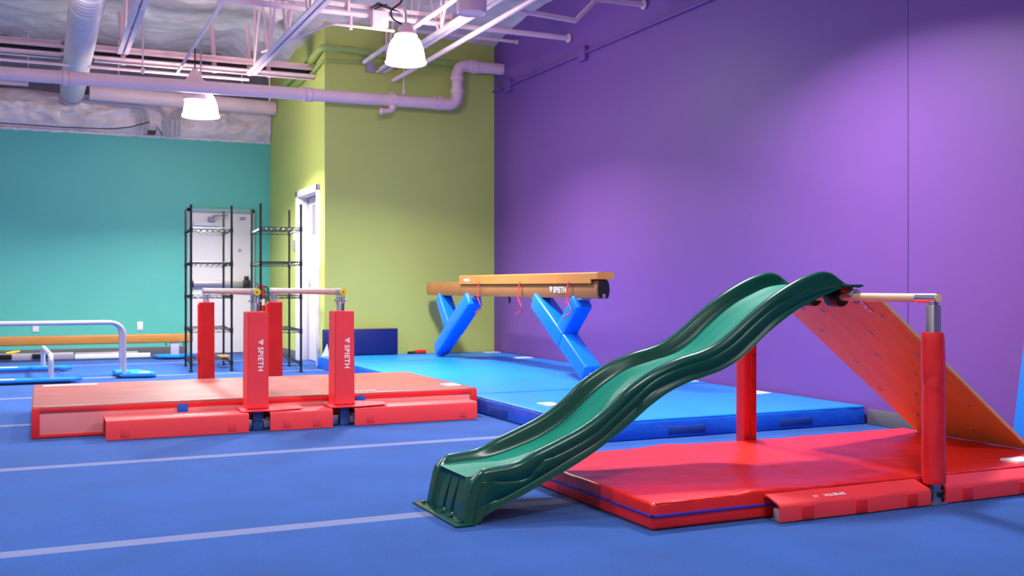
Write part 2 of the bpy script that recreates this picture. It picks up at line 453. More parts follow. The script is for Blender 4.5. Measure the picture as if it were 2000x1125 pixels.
t = thing('wall_conduit', (5.46, 9, 3.58), 'purple painted conduit with two boxes along the purple wall', 'conduit')
bm = NB(); cyl(bm, (5.468, 2, 3.57), (5.468, 12.55, 3.59), .016); obj('pipe', bm, M['purple_pipe'], t)
for y in (12.05, 10.05):
    bm = NB(); box(bm, (5.44, y - .08, 3.50), (5.4905, y + .08, 3.66), .008); obj('junction_box', bm, M['purple_pipe'], t)

t = thing('junction_box', (3.79, 12.53, 3.76), 'grey square junction box with loose wires on the green wall', 'junction box')
bm = NB(); box(bm, (3.72, 12.50, 3.70), (3.84, 12.5605, 3.82), .006); obj('box_body', bm, M['grey_plastic'], t)
bm = NB(); tube(bm, [(3.84, 12.52, 3.75), (3.94, 12.50, 3.74), (4.04, 12.50, 3.78), (4.13, 12.50, 3.77)], .007, 6); obj('red_wire', bm, M['ext_red'], t, label='red wire')
bm = NB(); tube(bm, [(3.84, 12.52, 3.74), (3.93, 12.51, 3.71), (4.06, 12.50, 3.72), (4.17, 12.51, 3.75)], .006, 6); obj('yellow_wire', bm, M['yellow'], t, label='yellow wire')

bm = NB(); tube(bm, bend([(3.14, 15.4, 3.86), (3.14, 12.99, 3.88), (3.14, 12.5, 3.95), (3.5, 12.5, 3.95), (3.8, 12.5, 3.93), (5.47, 12.5, 3.88)], .1), .045, 14)
tag(obj('wall_pipe', bm, M['green_pipe'], origin=(4, 12.5, 3.9)), 'thick green painted pipe wrapping the corner high on the green wall', 'pipe', 'green painted pipes')
bm = NB(); tube(bm, bend([(3.16, 14.2, 3.72), (3.16, 12.9, 3.74), (3.17, 12.53, 3.80), (3.6, 12.53, 3.81), (4.25, 12.53, 3.80)], .1), .018, 10)
tag(obj('wall_pipe', bm, M['green_pipe'], origin=(4, 12.5, 3.8)), 'thin green painted conduit just below the thick green pipe', 'pipe', 'green painted pipes')

# ------------------------------------------------------------------ big pink drain pipe
t = thing('drain_pipe', (3, 12.3, 3.32), 'fat pale pink drain pipe crossing the room and stepping up at the purple wall', 'pipe')
bm = NB()
Pd = bend([(-8, 12.3, 3.22), (4.86, 12.3, 3.33), (4.86, 12.3, 3.84), (5.49, 12.3, 3.84)], .14, 10)
tube(bm, Pd, .073, 24); obj('pipe', bm, M['pink_pipe'], t)
def ring(bm, c, d, r, w):
    c = Vector(c); d = Vector(d).normalized(); cyl(bm, c - d * w / 2, c + d * w / 2, r, 24)
for c, d in (((4.60, 12.3, 3.335), (1, 0, 0)), ((4.86, 12.3, 3.50), (0, 0, 1)), ((4.86, 12.3, 3.67), (0, 0, 1)), ((5.08, 12.3, 3.84), (1, 0, 0)), ((2.93, 12.3, 3.313), (1, 0, 0)), ((.25, 12.3, 3.29), (1, 0, 0))):
    bm = NB(); ring(bm, c, d, .088, .05)
    dv = Vector(d); o2 = dv * .05
    ring(bm, Vector(c) + o2, d, .082, .02); ring(bm, Vector(c) - o2, d, .082, .02)
    obj('coupling', bm, M['pink_pipe'], t)
bm = NB(); ring(bm, (3.99, 12.3, 3.33), (1, 0, 0), .09, .06); tube(bm, bend([(3.99, 12.28, 3.30), (3.99, 12.26, 3.19), (3.84, 12.24, 3.17)], .05), .03, 14); ring(bm, (3.99, 12.27, 3.235), (0, 0, 1), .042, .03); ring(bm, (3.83, 12.24, 3.17), (1, 0, 0), .04, .02)
obj('drain_elbow', bm, M['pink_pipe'], t)
for x in (4.14, 1.05, -.9):
    bm = NB(); cyl(bm, (x, 12.3, 3.4), (x, 12.3, 4.4), .009, 8); cyl(bm, (x, 12.3, 3.41), (x, 12.3, 3.46), .022, 8); obj('hanger_rod', bm, M['pink_pipe'], t)

# ------------------------------------------------------------------ round spiral duct
t = thing('spiral_duct', (.4, 12, 3.68), 'round grey spiral air duct running to the back wall at upper left', 'duct')
bm = NB()
ys = []
y = 4.0
rings = []
Rn = 40
k = 0
while y < 15.82:
    for dy, dr in ((0, 0), (.05, 0), (.058, .004), (.066, 0)):
        rings.append([(.4 + (.153 + dr) * math.cos(2 * PI * i / Rn), y + dy + .12 * (i / Rn), 3.69 + (.153 + dr) * math.sin(2 * PI * i / Rn)) for i in range(Rn)])
    y += .12
# a true helix seam: the sweep advances one pitch per turn, so join the rings as a tube
loft(bm, [[(p[0], min(p[1], 15.84) - .12 * (i / Rn) * 1.0, p[2]) for i, p in enumerate(r)] for r in rings], False)
obj('duct_shell', bm, M['duct'], t)
for y_, w_ in ((9.5, .05), (9.95, .015), (10.55, .012)):
    bm = NB(); ring(bm, (.4, y_, 3.69), (0, 1, 0), .16, w_); obj('joint_band', bm, M['duct'], t)
bm = NB(); ring(bm, (.4, 9.15, 3.66), (0, 1, 0), .185, .5)
obj('saddle_collar', bm, M['duct'], t)
for sx_ in (-1, 1):
    bm = NB(); box(bm, (.4 + sx_ * .085 - .02, 9.40, 3.50), (.4 + sx_ * .085 + .02, 9.62, 3.56), .004); obj('clip_plate', bm, M['frame_paint'], t)
bm = NB(); ring(bm, (.4, 15.5, 3.69), (0, 1, 0), .158, .02); obj('end_seam', bm, M['black'], t)
for y_ in (10.4, 13.6):
    bm = NB(); cyl(bm, (.4, y_, 3.84), (.4, y_, 4.45), .006, 6); obj('hanger_rod', bm, M['lilac_steel'], t)

# ------------------------------------------------------------------ roof joists (open web), running front to back
def joist(x, z, y0, y1, label, zt=4.47, web=True):
    t = thing('ceiling_joist', (x, y1, z), label, 'joist', 'open web roof joists')
    bm = NB()
    for s in (-1, 1):
        a, b = sorted((x + s * .012, x + s * .062))
        box(bm, (a, y0, z - .004), (b, y1, z + .004)); a, b = sorted((x + s * .012, x + s * .018)); box(bm, (a, y0, z), (b, y1, z + .06))
    obj('bottom_chord', bm, M['lilac_steel'], t)
    if web:
        n = 0; yy = y1 - .25
        while yy > 8.6:
            bm = NB(); tube(bm, [(x, yy, z + .02), (x, yy - .45, zt)], .016, 6); tube(bm, [(x, yy - .45, zt), (x, yy - .9, z + .02)], .016, 6)
            cyl(bm, (x, yy - .02, z + .02), (x, yy - .02, zt), .014, 6)
            obj('web_bar', bm, M['pink_pipe'], t); yy -= .95
    return t
joist(-.65, 3.86, 4, 13.05, 'lilac roof joist left of the round duct, dim at the top left')
joist(.89, 3.76, 4, 13.05, 'lilac roof joist just right of the round spiral duct')
joist(2.38, 3.64, 4, 13.02, 'lilac roof joist ending above the fat pink pipe, left of the green corner')
joist(3.87, 3.68, 4, 12.42, 'lilac roof joist passing behind the near glowing lamp')

# cross beam of paired angles with conduits, along the back
t = thing('cross_girder', (1, 13.06, 3.8), 'pink girder of paired angles crossing behind the duct and joists', 'girder')
for a, b in ((-8, .22), (.58, 3.19)):
    bm = NB(); box(bm, (a, 13.06, 3.84), (b, 13.12, 3.85)); box(bm, (a, 13.11, 3.79), (b, 13.12, 3.85)); box(bm, (a, 13.2, 3.84), (b, 13.26, 3.85)); box(bm, (a, 13.2, 3.80), (b, 13.21, 3.85))
    obj('top_chord', bm, M['pink_pipe'], t)
    bm = NB(); box(bm, (a, 13.22, 3.72), (b, 13.26, 3.80)); obj('gap_shade', bm, M['black'], t)  # black strip paints in the shade of the gap between the chords
    bm = NB(); box(bm, (a, 13.06, 3.66), (b, 13.16, 3.668)); box(bm, (a, 13.06, 3.66), (b, 13.068, 3.70)); obj('bottom_chord', bm, M['pink_pipe'], t)
for x in (-1.9, -.65, .89, 1.95, 2.38, 2.62):
    bm = NB(); cyl(bm, (x + .02, 13.18, 3.66), (x - .02, 13.18, 4.3), .03, 8); obj('web_bar', bm, M['pink_pipe'], t)

for z, y, x1, r, lab in ((3.775, 13.0, 3.19, .017, 'upper of the pink conduits that run into the green side wall'),
                         (3.69, 12.98, 3.19, .016, 'lower of the pink conduits that run into the green side wall'),
                         (3.575, 13.02, 2.36, .018, 'lowest pink pipe of the back run, ending at the joist left of the green corner')):
    bm = NB(); cyl(bm, (-8, y, z), (x1, y, z), r, 10)
    tag(obj('ceiling_conduit', bm, M['pink_pipe'], origin=(x1, y, z)), lab, 'conduit', 'pink conduits across the back')

# pipes along Y and X under the ceiling
bm = NB(); cyl(bm, (4.05, 4, 3.59), (4.05, 12.45, 3.60), .027, 14)
tag(obj('sprinkler_pipe', bm, M['pink_pipe'], origin=(4.05, 12, 3.6)), 'long pale lilac sprinkler pipe slanting down to the near glowing lamp from upper right', 'pipe', 'sprinkler pipes')
bm = NB(); cyl(bm, (3.63, 4, 3.76), (3.63, 12.3, 3.77), .026, 12)
tag(obj('sprinkler_pipe', bm, M['lilac_steel'], origin=(3.63, 12, 3.77)), 'lilac pipe rising from behind the near lamp to left of the pink drum', 'pipe', 'sprinkler pipes')
bm = NB(); cyl(bm, (1.5, 4, 3.58), (1.5, 13.0, 3.58), .017, 10)
tag(obj('ceiling_conduit', bm, M['lilac_steel'], origin=(1.5, 13, 3.58)), 'thin lilac conduit slanting between the duct and the far glowing lamp', 'conduit')

t = thing('strut_rail', (4, 10.4, 3.85), 'double pink rail crossing the ceiling above the near glowing lamp', 'rail')
bm = NB(); cyl(bm, (.75, 10.4, 3.83), (5.48, 10.4, 3.83), .03, 14); obj('lower_pipe', bm, M['pink_pipe'], t)
bm = NB(); box(bm, (.75, 10.42, 3.90), (4.1, 10.48, 3.945), .004); obj('upper_channel', bm, M['pink_pipe'], t)
bm = NB(); ring(bm, (5.47, 10.4, 3.83), (1, 0, 0), .05, .02); obj('end_flange', bm, M['pink_pipe'], t)
for x in (1.6, 2.9, 3.5, 4.05):
    bm = NB(); box(bm, (x - .012, 10.38, 3.80), (x + .012, 10.5, 3.96), .003); obj('strap', bm, M['pink_pipe'], t)

bm = NB(); cyl(bm, (3.9, 11.8, 4.09), (5.48, 11.8, 4.09), .02, 10); ring(bm, (5.47, 11.8, 4.09), (1, 0, 0), .032, .02)
tag(obj('wall_end_pipe', bm, M['pink_pipe'], origin=(4.7, 11.8, 4.09)), 'thin pink pipe ending at the purple wall just above the green corner', 'pipe', 'pink pipes ending at the purple wall')
bm = NB(); tube(bm, [(4.05, 8.79, 3.60), (4.70, 8.79, 3.57), (4.93, 8.79, 3.805), (5.48, 8.79, 3.81)], .026, 12); ring(bm, (5.47, 8.79, 3.81), (1, 0, 0), .045, .02)
tag(obj('wall_end_pipe', bm, M['pink_pipe'], origin=(4.7, 8.8, 3.6)), 'pink pipe with a diagonal kink reaching the purple wall at the top', 'pipe', 'pink pipes ending at the purple wall')
bm = NB(); tube(bm, bend([(3.30, 10.1, 3.62), (2.70, 10.35, 3.69), (2.44, 12.6, 3.84)], .08), .014, 10); cyl(bm, (2.92, 10.38, 3.66), (2.92, 10.40, 3.84), .02, 8)
tag(obj('ceiling_conduit', bm, M['pink_pipe'], origin=(2.7, 10.3, 3.7)), 'bent pink conduit from the near lamp back towards the green corner', 'conduit')

# large pipe over the insulation and the conduits that drop into the turquoise wall
t = thing('insulated_pipe', (2, 15.45, 3.68), 'big dusty pink pipe lying over the wall insulation behind the far lamp', 'pipe')
bm = NB(); cyl(bm, (.62, 15.45, 3.70), (3.19, 15.45, 3.66), .105, 24); obj('pipe', bm, M['pink_pipe'], t)
for x, z in ((3.17, 3.66), (2.35, 3.672)):
    bm = NB(); ring(bm, (x, 15.45, z), (1, 0, 0), .111, .03); obj('joint_band', bm, M['pink_pipe'], t)
for x in (1.0, 2.7):
    bm = NB(); cyl(bm, (x, 15.45, 3.79), (x, 15.45, 4.46), .008, 8); obj('hanger_rod', bm, M['pink_pipe'], t)
spots = [(1.293, -1), (1.349, -1), (1.405, -1), (1.63, -1), (1.665, -1), (1.715, 1), (1.786, 1), (1.843, 1)]
cl = ['leftmost', 'second from left', 'third from left', 'fourth from left', 'fifth from left', 'third from right', 'second from right', 'rightmost']
for k, (x, s) in enumerate(spots):
    bm = NB(); zt = 3.56 + .022 * (k % 4)
    y = 15.64 + .012 * (k % 3)
    tube(bm, bend([(x, y, 3.18), (x, y, zt), (x + s * .95, y - .03, zt + .06 - .03 * (s > 0))], .2, 7), .013, 8)
    tag(obj('wall_conduit_pipe', bm, M['alu'], origin=(x, y, 3.2)), cl[k] + ' of the bent conduits dropping into the turquoise wall top', 'conduit', 'bent conduits over the turquoise wall')
for z, y, x1, r_, lab in ((3.84, 15.6, .2, .022, 'upper pale pipe along the back wall left of the duct'), (3.765, 15.55, -.15, .03, 'lower fat pale pipe along the back wall left of the duct')):
    t = thing('back_pipe', (x1, y, z), lab, 'pipe', 'pale pipes over the wall insulation')
    bm = NB(); cyl(bm, (-8, y, z), (x1, y, z), r_, 10); obj('pipe', bm, M['pink_pipe'], t)
    bm = NB(); cyl(bm, (x1 - .35, y, z + r_ * .8), (x1 - .35, y, 4.46), .007, 8); obj('hanger_rod', bm, M['pink_pipe'], t)
bm = NB(); tube(bm, [(-2.5, 15.68, 3.235), (-.5, 15.66, 3.23), (.3, 15.64, 3.22), (.9, 15.63, 3.235), (1.15, 15.60, 3.27), (1.42, 15.58, 3.36)], .008, 6)
tag(obj('brown_cable', bm, M['brown_cord'], origin=(.3, 15.64, 3.22)), 'loose brown cable lying along the top of the turquoise wall', 'cable')
bm = NB(); tube(bm, [(1.50, 15.66, 3.2), (1.53, 15.62, 3.30), (1.60, 15.64, 3.2)], .010, 6); box(bm, (1.40, 15.62, 3.19), (1.5, 15.68, 3.25), .005)
tag(obj('wire_bundle', bm, M['brown_cord'], origin=(1.5, 15.65, 3.2)), 'dark tangle of wires between the bent conduits on the wall top', 'wires')

# ------------------------------------------------------------------ lamps and speakers
def lamp(x, y, z, s, label):
    t = thing('pendant_lamp', (x, y, z), label, 'lamp', 'glowing pendant lamps', local=True)
    bm = NB(); prof = [(.200, 0), (.203, .012), (.190, .03), (.182, .09), (.168, .16), (.140, .225), (.100, .27), (.06, .29)]
    inner = [(r - .006, zz + .004) for r, zz in prof]
    lathe(bm, [(r * s, zz * s) for r, zz in prof + inner[::-1]], cap=False); obj('glass_bowl', bm, M['white_glow'], t)
    bm = NB(); lathe(bm, [(r * s, zz * s) for r, zz in [(0, .29), (.115, .268), (.115, .285), (.075, .305), (.07, .36), (.04, .375), (.04, .40), (0, .40)]], n=20); obj('lamp_neck', bm, M['pink_pipe'], t)
    bm = NB(); lathe(bm, [(r * s, zz * s) for r, zz in [(0, .11), (.04, .12), (.05, .17), (.035, .22), (.02, .28), (0, .28)]], n=16); obj('bulb', bm, M['white_glow'], t)
    return t
l1 = lamp(3.29, 9.71, 3.21, 1., 'near glowing pendant lamp with a white glass bowl in front of the green wall')
l2 = lamp(1.76, 12.86, 3.05, 1.08, 'far glowing pendant lamp half behind a pink drum, in front of the wall insulation')
bm = NB(); tube(bm, [(0, 0, .39), (0, 0, .50), (.01, .1, .58)], .012, 8); obj('hook', bm, M['steel'], l1)
bm = NB(); tube(bm, bend([(-.03, .02, .39), (-.14, 0, .42), (-.15, .05, .52), (-.02, .05, .62), (.0, .1, .72)], .06), .010, 8); obj('power_cord', bm, M['black'], l1)
bm = NB(); tube(bm, [(0, 0, .43), (0, 0, 1.0)], .010, 8); obj('hook', bm, M['steel'], l2)
t = thing('power_box', (3.2, 10.36, 3.72), 'pink ceiling box with a tuft of black cable above the near lamp', 'junction box')
bm = NB(); box(bm, (3.12, 10.26, 3.69), (3.29, 10.368, 3.86), .008); obj('box_body', bm, M['pink_pipe'], t)
bm = NB(); tube(bm, [(3.10, 10.3, 3.88), (3.18, 10.28, 3.93), (3.30, 10.28, 3.90), (3.42, 10.28, 3.87)], [.006, .02, .016, .004], 8); tube(bm, [(3.14, 10.27, 3.87), (3.2, 10.25, 3.90), (3.27, 10.26, 3.93)], .008, 6); obj('cable_tuft', bm, M['black'], t)

def drum(x, y, z, label):
    t = thing('pendant_speaker', (x, y, z), label, 'speaker', 'pink pendant speakers', local=True)
    bm = NB(); lathe(bm, [(0, .004), (.115, .004), (.125, -.004), (.132, 0), (.134, .04), (.137, .20), (.13, .22), (.10, .235), (.03, .36), (.0, .36)], n=36); obj('drum_body', bm, M['pink_pipe'], t)
    bm = NB(); tube(bm, [(0, 0, .35), (0, 0, .62)], .008, 8); obj('cable', bm, M['black'], t)
drum(3.53, 8.58, 3.46, 'pink drum-shaped pendant speaker cut by the top edge, right of the near lamp')
drum(1.65, 12.55, 3.195, 'pink drum-shaped pendant speaker partly hiding the far glowing lamp')

# ================================================================== BLUE LANDING MATS
def blue_mat(x0, y0, x1, y1, h, label, patches_front=(), patches_left=(), tags=()):
    t = thing('landing_mat', ((x0 + x1) / 2, (y0 + y1) / 2, 0), label, 'gym mat', 'blue landing mats along the purple wall')
    bm = NB(); softbox(bm, (x0, y0, .002), (x1, y1, h - .012), .012, 24, 16, 0, 1, 1, .010); obj('side_cover', bm, M['blue_side'], t)
    bm = NB(); softbox(bm, (x0 + .004, y0 + .004, h - .022), (x1 - .004, y1 - .004, h), .009, 30, 24, .006, 2.2, x0 + y0); obj('top_cover', bm, M['blue_vinyl'], t)
    for a, b in patches_front:
        bm = NB(); box(bm, (a, y0 - .004, .022), (b, y0 + .012, .075), .002); obj('velcro_patch', bm, M['blue_patch'], t)
    for a, b in patches_left:
        bm = NB(); box(bm, (x0 - .004, a, .02), (x0 + .012, b, .08), .002); obj('velcro_patch', bm, M['blue_patch'], t)
    for x, y, w, d in tags:
        bm = NB(); box(bm, (x - w / 2, y - d / 2, h - .004), (x + w / 2, y + d / 2, h + .0065), .001); obj('care_tag', bm, M['white_plastic'], t)
blue_mat(3.15, 5.75, 5.465, 7.66, .135, 'front blue landing mat, nearest the slide, with navy patches on its front', [(3.77, 4.06), (4.68, 4.97)], [(6.98, 7.30)],
         [(5.33, 6.83, .13, .2), (3.40, 6.77, .12, .17)])
blue_mat(3.14, 7.67, 5.465, 11.40, .14, 'wide middle blue landing mat under the balance beam', [], [(8.4, 8.7)], [(5.34, 7.88, .2, .16), (5.32, 11.28, .2, .14)])
blue_mat(3.10, 11.41, 5.465, 12.54, .145, 'rear blue landing mat against the green wall', [], [], [(5.34, 12.3, .2, .14)])

# navy folded panel, paper, red bundle
t = thing('navy_panel', (3.63, 12.44, .15), 'navy blue panel standing on the rear blue mat against the green wall', 'panel mat')
bm = NB(); box(bm, (3.15, 12.41, .152), (4.10, 12.47, .475), .008); obj('panel_cover', bm, M['navy'], t)
bm = NB(); box(bm, (3.16, 12.475, .153), (4.09, 12.53, .465), .008); obj('panel_cover', bm, M['navy'], t)
bm = NB(); t_ = [(3.12, .147), (3.22, .147), (3.19, .30)]; prism(bm, [(x, z) for x, z in t_], 12.395, 12.402, 'y')
tag(obj('paper_sheet', bm, M['paper'], origin=(3.15, 12.4, .22)), 'scrap of white paper at the left edge of the navy panel', 'paper')
t = thing('red_bundle', (4.36, 12.3, .15), 'small red and black rolled strap on the rear blue mat by the green wall', 'strap')
bm = NB(); tube(bm, [(4.30, 12.34, .175), (4.38, 12.33, .18), (4.44, 12.33, .175)], .026, 12); obj('red_roll', bm, M['ext_red'], t, label='red roll')
bm = NB(); tube(bm, [(4.21, 12.35, .168), (4.25, 12.35, .168), (4.298, 12.34, .172)], .017, 10); obj('black_grip', bm, M['black'], t, label='black grip')

# ================================================================== BALANCE BEAM
t = thing('balance_beam', (4.5, 10, .14), 'tan suede balance beam on blue Y-shaped legs beside the purple wall', 'balance beam')
BX = 4.5
sec = [(-.050, .895), (-.062, .93), (-.067, .975), (-.062, 1.02), (-.050, 1.055), (.050, 1.055), (.062, 1.02), (.067, .975), (.062, .93), (.050, .895)]
bm = NB(); prism(bm, [(BX + x, z) for x, z in sec], 7.9, 12.28, 'y'); bmesh.ops.bevel(bm, geom=[e for e in bm.edges if abs(e.verts[0].co.y - e.verts[1].co.y) < .001], offset=.006, segments=2, affect='EDGES')
beam = obj('beam_body', bm, M['tan_shaded'], t, 50)
bm = NB(); prism(bm, [(BX + x * .86, .975 + (z - .975) * .88) for x, z in sec], 7.888, 7.91, 'y'); obj('end_cap', bm, M['black'], beam, label='black end cap')
bm = NB(); box(bm, (4.485, 7.88, .9), (4.515, 7.9, .935), .004); obj('cap_latch', bm, M['steel'], beam)
bm = NB(); lettering(bm, 'SPIETH', .056, (BX - .0685, 8.82, .945), (0, -1, 0), (0, 0, 1), logo=True)
obj('lettering', bm, M['white_ink'], beam, label='white brand lettering with striped triangle')
o_ = [(-.085, 1.03), (-.085, 1.118), (-.075, 1.128), (.075, 1.128), (.085, 1.118), (.085, 1.03), (.072, 1.03), (.072, 1.062), (-.072, 1.062), (-.072, 1.03)]
bm = NB(); prism(bm, [(BX + a, b) for a, b in o_], 7.98, 11.12, 'y')
prism(bm, [(BX + a, b) for a, b in [(-.0852, 1.066), (-.0852, 1.118), (-.075, 1.1283), (.075, 1.1283), (.0852, 1.118), (.0852, 1.066)]], 7.86, 7.985, 'y')
cov = obj('beam_pad', bm, M['tan'], t, label='tan pad strapped on top')
bm = NB(); lettering(bm, 'SPIETH', .03, (BX - .0862, 10.98, 1.06), (0, -1, 0), (0, 0, 1)); obj('lettering', bm, M['white_ink'], cov)
for y in (10.5, 9.44, 8.38):
    x = BX - .094
    bm = NB(); tube(bm, [(x, y, 1.05), (x - .004, y + .01, 1.0), (x - .004, y + .03, .94), (x - .006, y + .02, .89), (x - .006, y + .015, .85)], .010, 6, flat=.4)
    tube(bm, [(x - .004, y + .015, .87), (x - .012, y - .07, .80), (x - .012, y - .07, .76), (x - .01, y + .09, .71)], .007, 6, flat=.4)
    obj('ribbon_tie', bm, M['ribbon'], cov)
def arm(bm, p, q, w, h, bev=.018):
    p, q = Vector(p), Vector(q); d = (q - p); L = d.length; d.normalize()
    xa = Vector((1, 0, 0)); ya = d.cross(xa).normalized()
    mtx = Matrix.Translation(p) @ Matrix((xa, ya, d)).transposed().to_4x4()
    box(bm, (-w / 2, -h / 2, 0), (w / 2, h / 2, L), bev, 3, mtx)
for foot, top, joint, btop, lab in (((BX, 8.11, .218), (BX, 9.17, .875), (BX, 8.66, .53), (BX, 8.28, .87), 'near'), ((BX, 11.94, .223), (BX, 10.86, .87), (BX, 11.50, .47), (BX, 11.86, .885), 'far')):
    bm = NB(); arm(bm, foot, top, .17, .16); lg = obj('leg', bm, M['blue_leg'], t)
    bm = NB(); arm(bm, Vector(joint) + Vector((0, 0, 0)), btop, .165, .15); obj('branch_pad', bm, M['blue_leg'], lg)
    f = Vector(foot); tp = Vector(top); d = (tp - f).normalized()
    mid = f + d * .52
    bm = NB(); arm(bm, mid, tp - d * .01, .182, .172, .02); obj('upper_sleeve', bm, M['blue_leg'], lg)
    bm = NB(); zf = .1415 if foot[1] < 11 else .1465; fy = foot[1] + (-.03 if foot[1] < 11 else .03); box(bm, (BX - .05, fy - .06, zf), (BX + .05, fy + .06, zf + .025), .006); arm(bm, (BX, fy, zf + .03), f + d * .05, .06, .05, .004); obj('metal_foot', bm, M['steel'], lg)
    bm = NB(); arm(bm, tp - d * .04, tp + Vector((0, 0, .02)), .08, .07, .004); box(bm, (BX - .05, top[1] - .09, .876), (BX + .05, top[1] + .09, .894), .003)
    box(bm, (BX - .05, btop[1] - .07, .878), (BX + .05, btop[1] + .07, .894), .003); obj('mounting_bracket', bm, M['steel'], lg)
bm = NB(); tube(bm, [(BX + .02, 9.95, .895), (BX + .02, 9.93, .86), (BX + .02, 9.94, .83)], .012, 6); obj('hanging_strap', bm, M['black'], t)

# ================================================================== LEFT RED MAT
t = thing('crash_mat', (1.53, 8.26, 0), 'thick faded red mat under the low parallel bars at left', 'gym mat')
x0, x1, y0, y1, h = -.05, 3.10, 7.44, 9.12, .212
bm = NB(); softbox(bm, (x0 + .006, y0 + .006, .002), (x1 - .006, y1 - .006, h - .03), .012, 10, 6, 0, 1, 1, .004); body = obj('side_cover', bm, M['pink_side'], t, label='faded pinkish red sides')
bm = NB(); softbox(bm, (x0, y0, h - .034), (x1, y1, h), .012, 40, 26, .007, 2.4, 4.); obj('top_cover', bm, M['red_worn'], t, label='worn brownish red top')
bm = NB()
box(bm, (x0 - .002, y0 - .002, h - .042), (x1 + .002, y0 + .01, h - .012), .004); box(bm, (x0 - .002, y0 - .002, h - .042), (x0 + .01, y1, h - .012), .004)
box(bm, (x0 - .002, y0 - .002, .003), (x1 + .002, y0 + .01, .026), .004); box(bm, (x0 - .004, y0 - .0045, .002), (x0 + .045, y0 + .009, h - .011), .004); box(bm, (x1 - .05, y0 - .0045, .002), (x1 + .004, y0 + .009, h - .011), .004)
box(bm, (x0 - .0035, y0 + .0, .0025), (x0 + .008, y0 + .05, h - .0125), .004)
obj('edge_binding', bm, M['red_band'], t, label='brighter red edge binding')
for x in (.897, 2.165):
    bm = NB(); box(bm, (x - .034, y0 - .007, .10), (x + .034, y0 + .012, h - .022), .003); obj('strap', bm, M['blue_strap'], t, label='blue strap')
bm = NB(); box(bm, (2.93, 7.64, h - .004), (3.05, 7.80, h + .006), .001); obj('care_tag', bm, M['white_plastic'], t)
bm = NB(); box(bm, (.02, 8.90, h - .004), (.42, 8.98, h + .006), .001); obj('care_tag', bm, M['white_plastic'], t)
bm = NB(); tube(bm, [(2.13 + .02 * i, y0 + .02 + .01 * (i % 2), h + .004 + .008 * math.sin(i * 1.4) ** 2) for i in range(9)], .005, 6); obj('loose_thread', bm, M['paper'], t)

# ================================================================== LOW PARALLEL BARS ON THE LEFT MAT
t = thing('parallel_bars', (1.68, 8.5, 0), 'low parallel bars with red padded posts over the faded red mat', 'parallel bars')
XL, XR = 1.378, 1.995
for x in (XL, XR):
    bm = NB(); cyl(bm, (x, 7.37, .963), (x, 9.78, .963), .0235, 20); rail = obj('rail', bm, M['bar_grip'], t)
    bm = NB(); cyl(bm, (x, 7.30, .963), (x, 7.40, .963), .0275, 20); obj('end_sleeve', bm, M['alu'], rail)
    bm = NB(); cyl(bm, (x, 9.74, .963), (x, 9.82, .963), .0275, 20); obj('end_sleeve', bm, M['alu'], rail)
    bm = NB(); cyl(bm, (x, 7.288, .963), (x, 7.301, .963), .024, 20); obj('end_cap', bm, M['yellow'], rail, label='yellow end cap')
    bm = NB(); cyl(bm, (x, 7.284, .963), (x, 7.2895, .963), .009, 12); obj('cap_screw', bm, M['tan'], rail)
    for y in (7.37, 9.72):
        bm = NB(); box(bm, (x - .024, y - .024, .20), (x + .024, y + .024, .885), .004); cyl(bm, (x, y, .88), (x, y, .93), .015, 14)
        for s in (-1, 1): box(bm, (x + s * .026 - .004, y - .014, .875), (x + s * .026 + .004, y + .014, .965), .003); 
        for s in (-1, 1): cyl(bm, (x + s * .024, y, .90), (x + s * .045, y, .90), .008, 8)
        obj('upright', bm, M['chrome'], t, label='chrome upright')
        bm = NB(); yc = y + (-.0 if y < 8 else .0)
        zb = .145 if y < 8 else .01
        w = .070 if y < 8 else .064
        t2 = bmesh.new(); bmesh.ops.create_cube(t2, size=1)
        for v in t2.verts: v.co = Vector((x + v.co.x * 2 * w * (1.06 if v.co.z < 0 else 1), yc - (.118 if y < 8 else w) + (v.co.y + .5) * 2 * (.091 if y < 8 else w) * (1.0 if v.co.z < 0 else 1), zb if v.co.z < 0 else (.825 if y < 8 else .86)))
        bmesh.ops.bevel(t2, geom=list(t2.edges), offset=.006, segments=3, affect='EDGES'); merge(bm, t2)
        pad = obj('post_pad', bm, M['red_vinyl'] if y > 8 else M['red_pad'], t)
        if y < 8:
            bm = NB(); lettering(bm, 'SPIETH', .036, (x + .0, yc - .1182, .635), (0, 0, -1), (1, 0, 0)); obj('lettering', bm, M['white_ink'], pad, label='white brand lettering with striped triangle')
            bm = NB(); box(bm, (x - w * 1.07, yc - .123, .15), (x + w * 1.07, yc - .112, .166), .004); obj('hem', bm, M['red_band'], pad)
        else:
            bm = NB(); box(bm, (x - w - .012, yc - .03, .05), (x - w + .002, yc + .02, .84), .004); box(bm, (x - w - .02, yc - .05, .33), (x - w + .002, yc + .02, .40), .005); obj('closing_flap', bm, M['red_vinyl'], pad)
bm = NB(); box(bm, (.5, 7.285, .0), (2.95, 7.345, .075), .006); obj('base_rail', bm, M['steel'], t)
bm = NB(); box(bm, (.5, 9.69, .0), (2.95, 9.75, .06), .006); obj('base_rail', bm, M['steel'], t)
def channel(bm, xa, xb, yf, yb, z, ytop=None, zb=None, th=.012, back=True):
    """padded U-shaped sleeve open at its ends: front wall, top, back wall"""
    zb = z if zb is None else zb
    out = [(yf, .004), (yf, z - .018), (yf + .006, z - .005), (yf + .02, z), (yb - .01, zb), (yb, zb - .012), (yb, .004 if back else zb - .02)]
    inn = [(yf + th, .004), (yf + th, z - th - .012), (yf + th + .014, z - th), (yb - th - .004, zb - th), (yb - th, zb - th - .008), (yb - th, .004 if back else zb - .02)]
    prism(bm, out + inn[::-1], xa, xb, 'x')
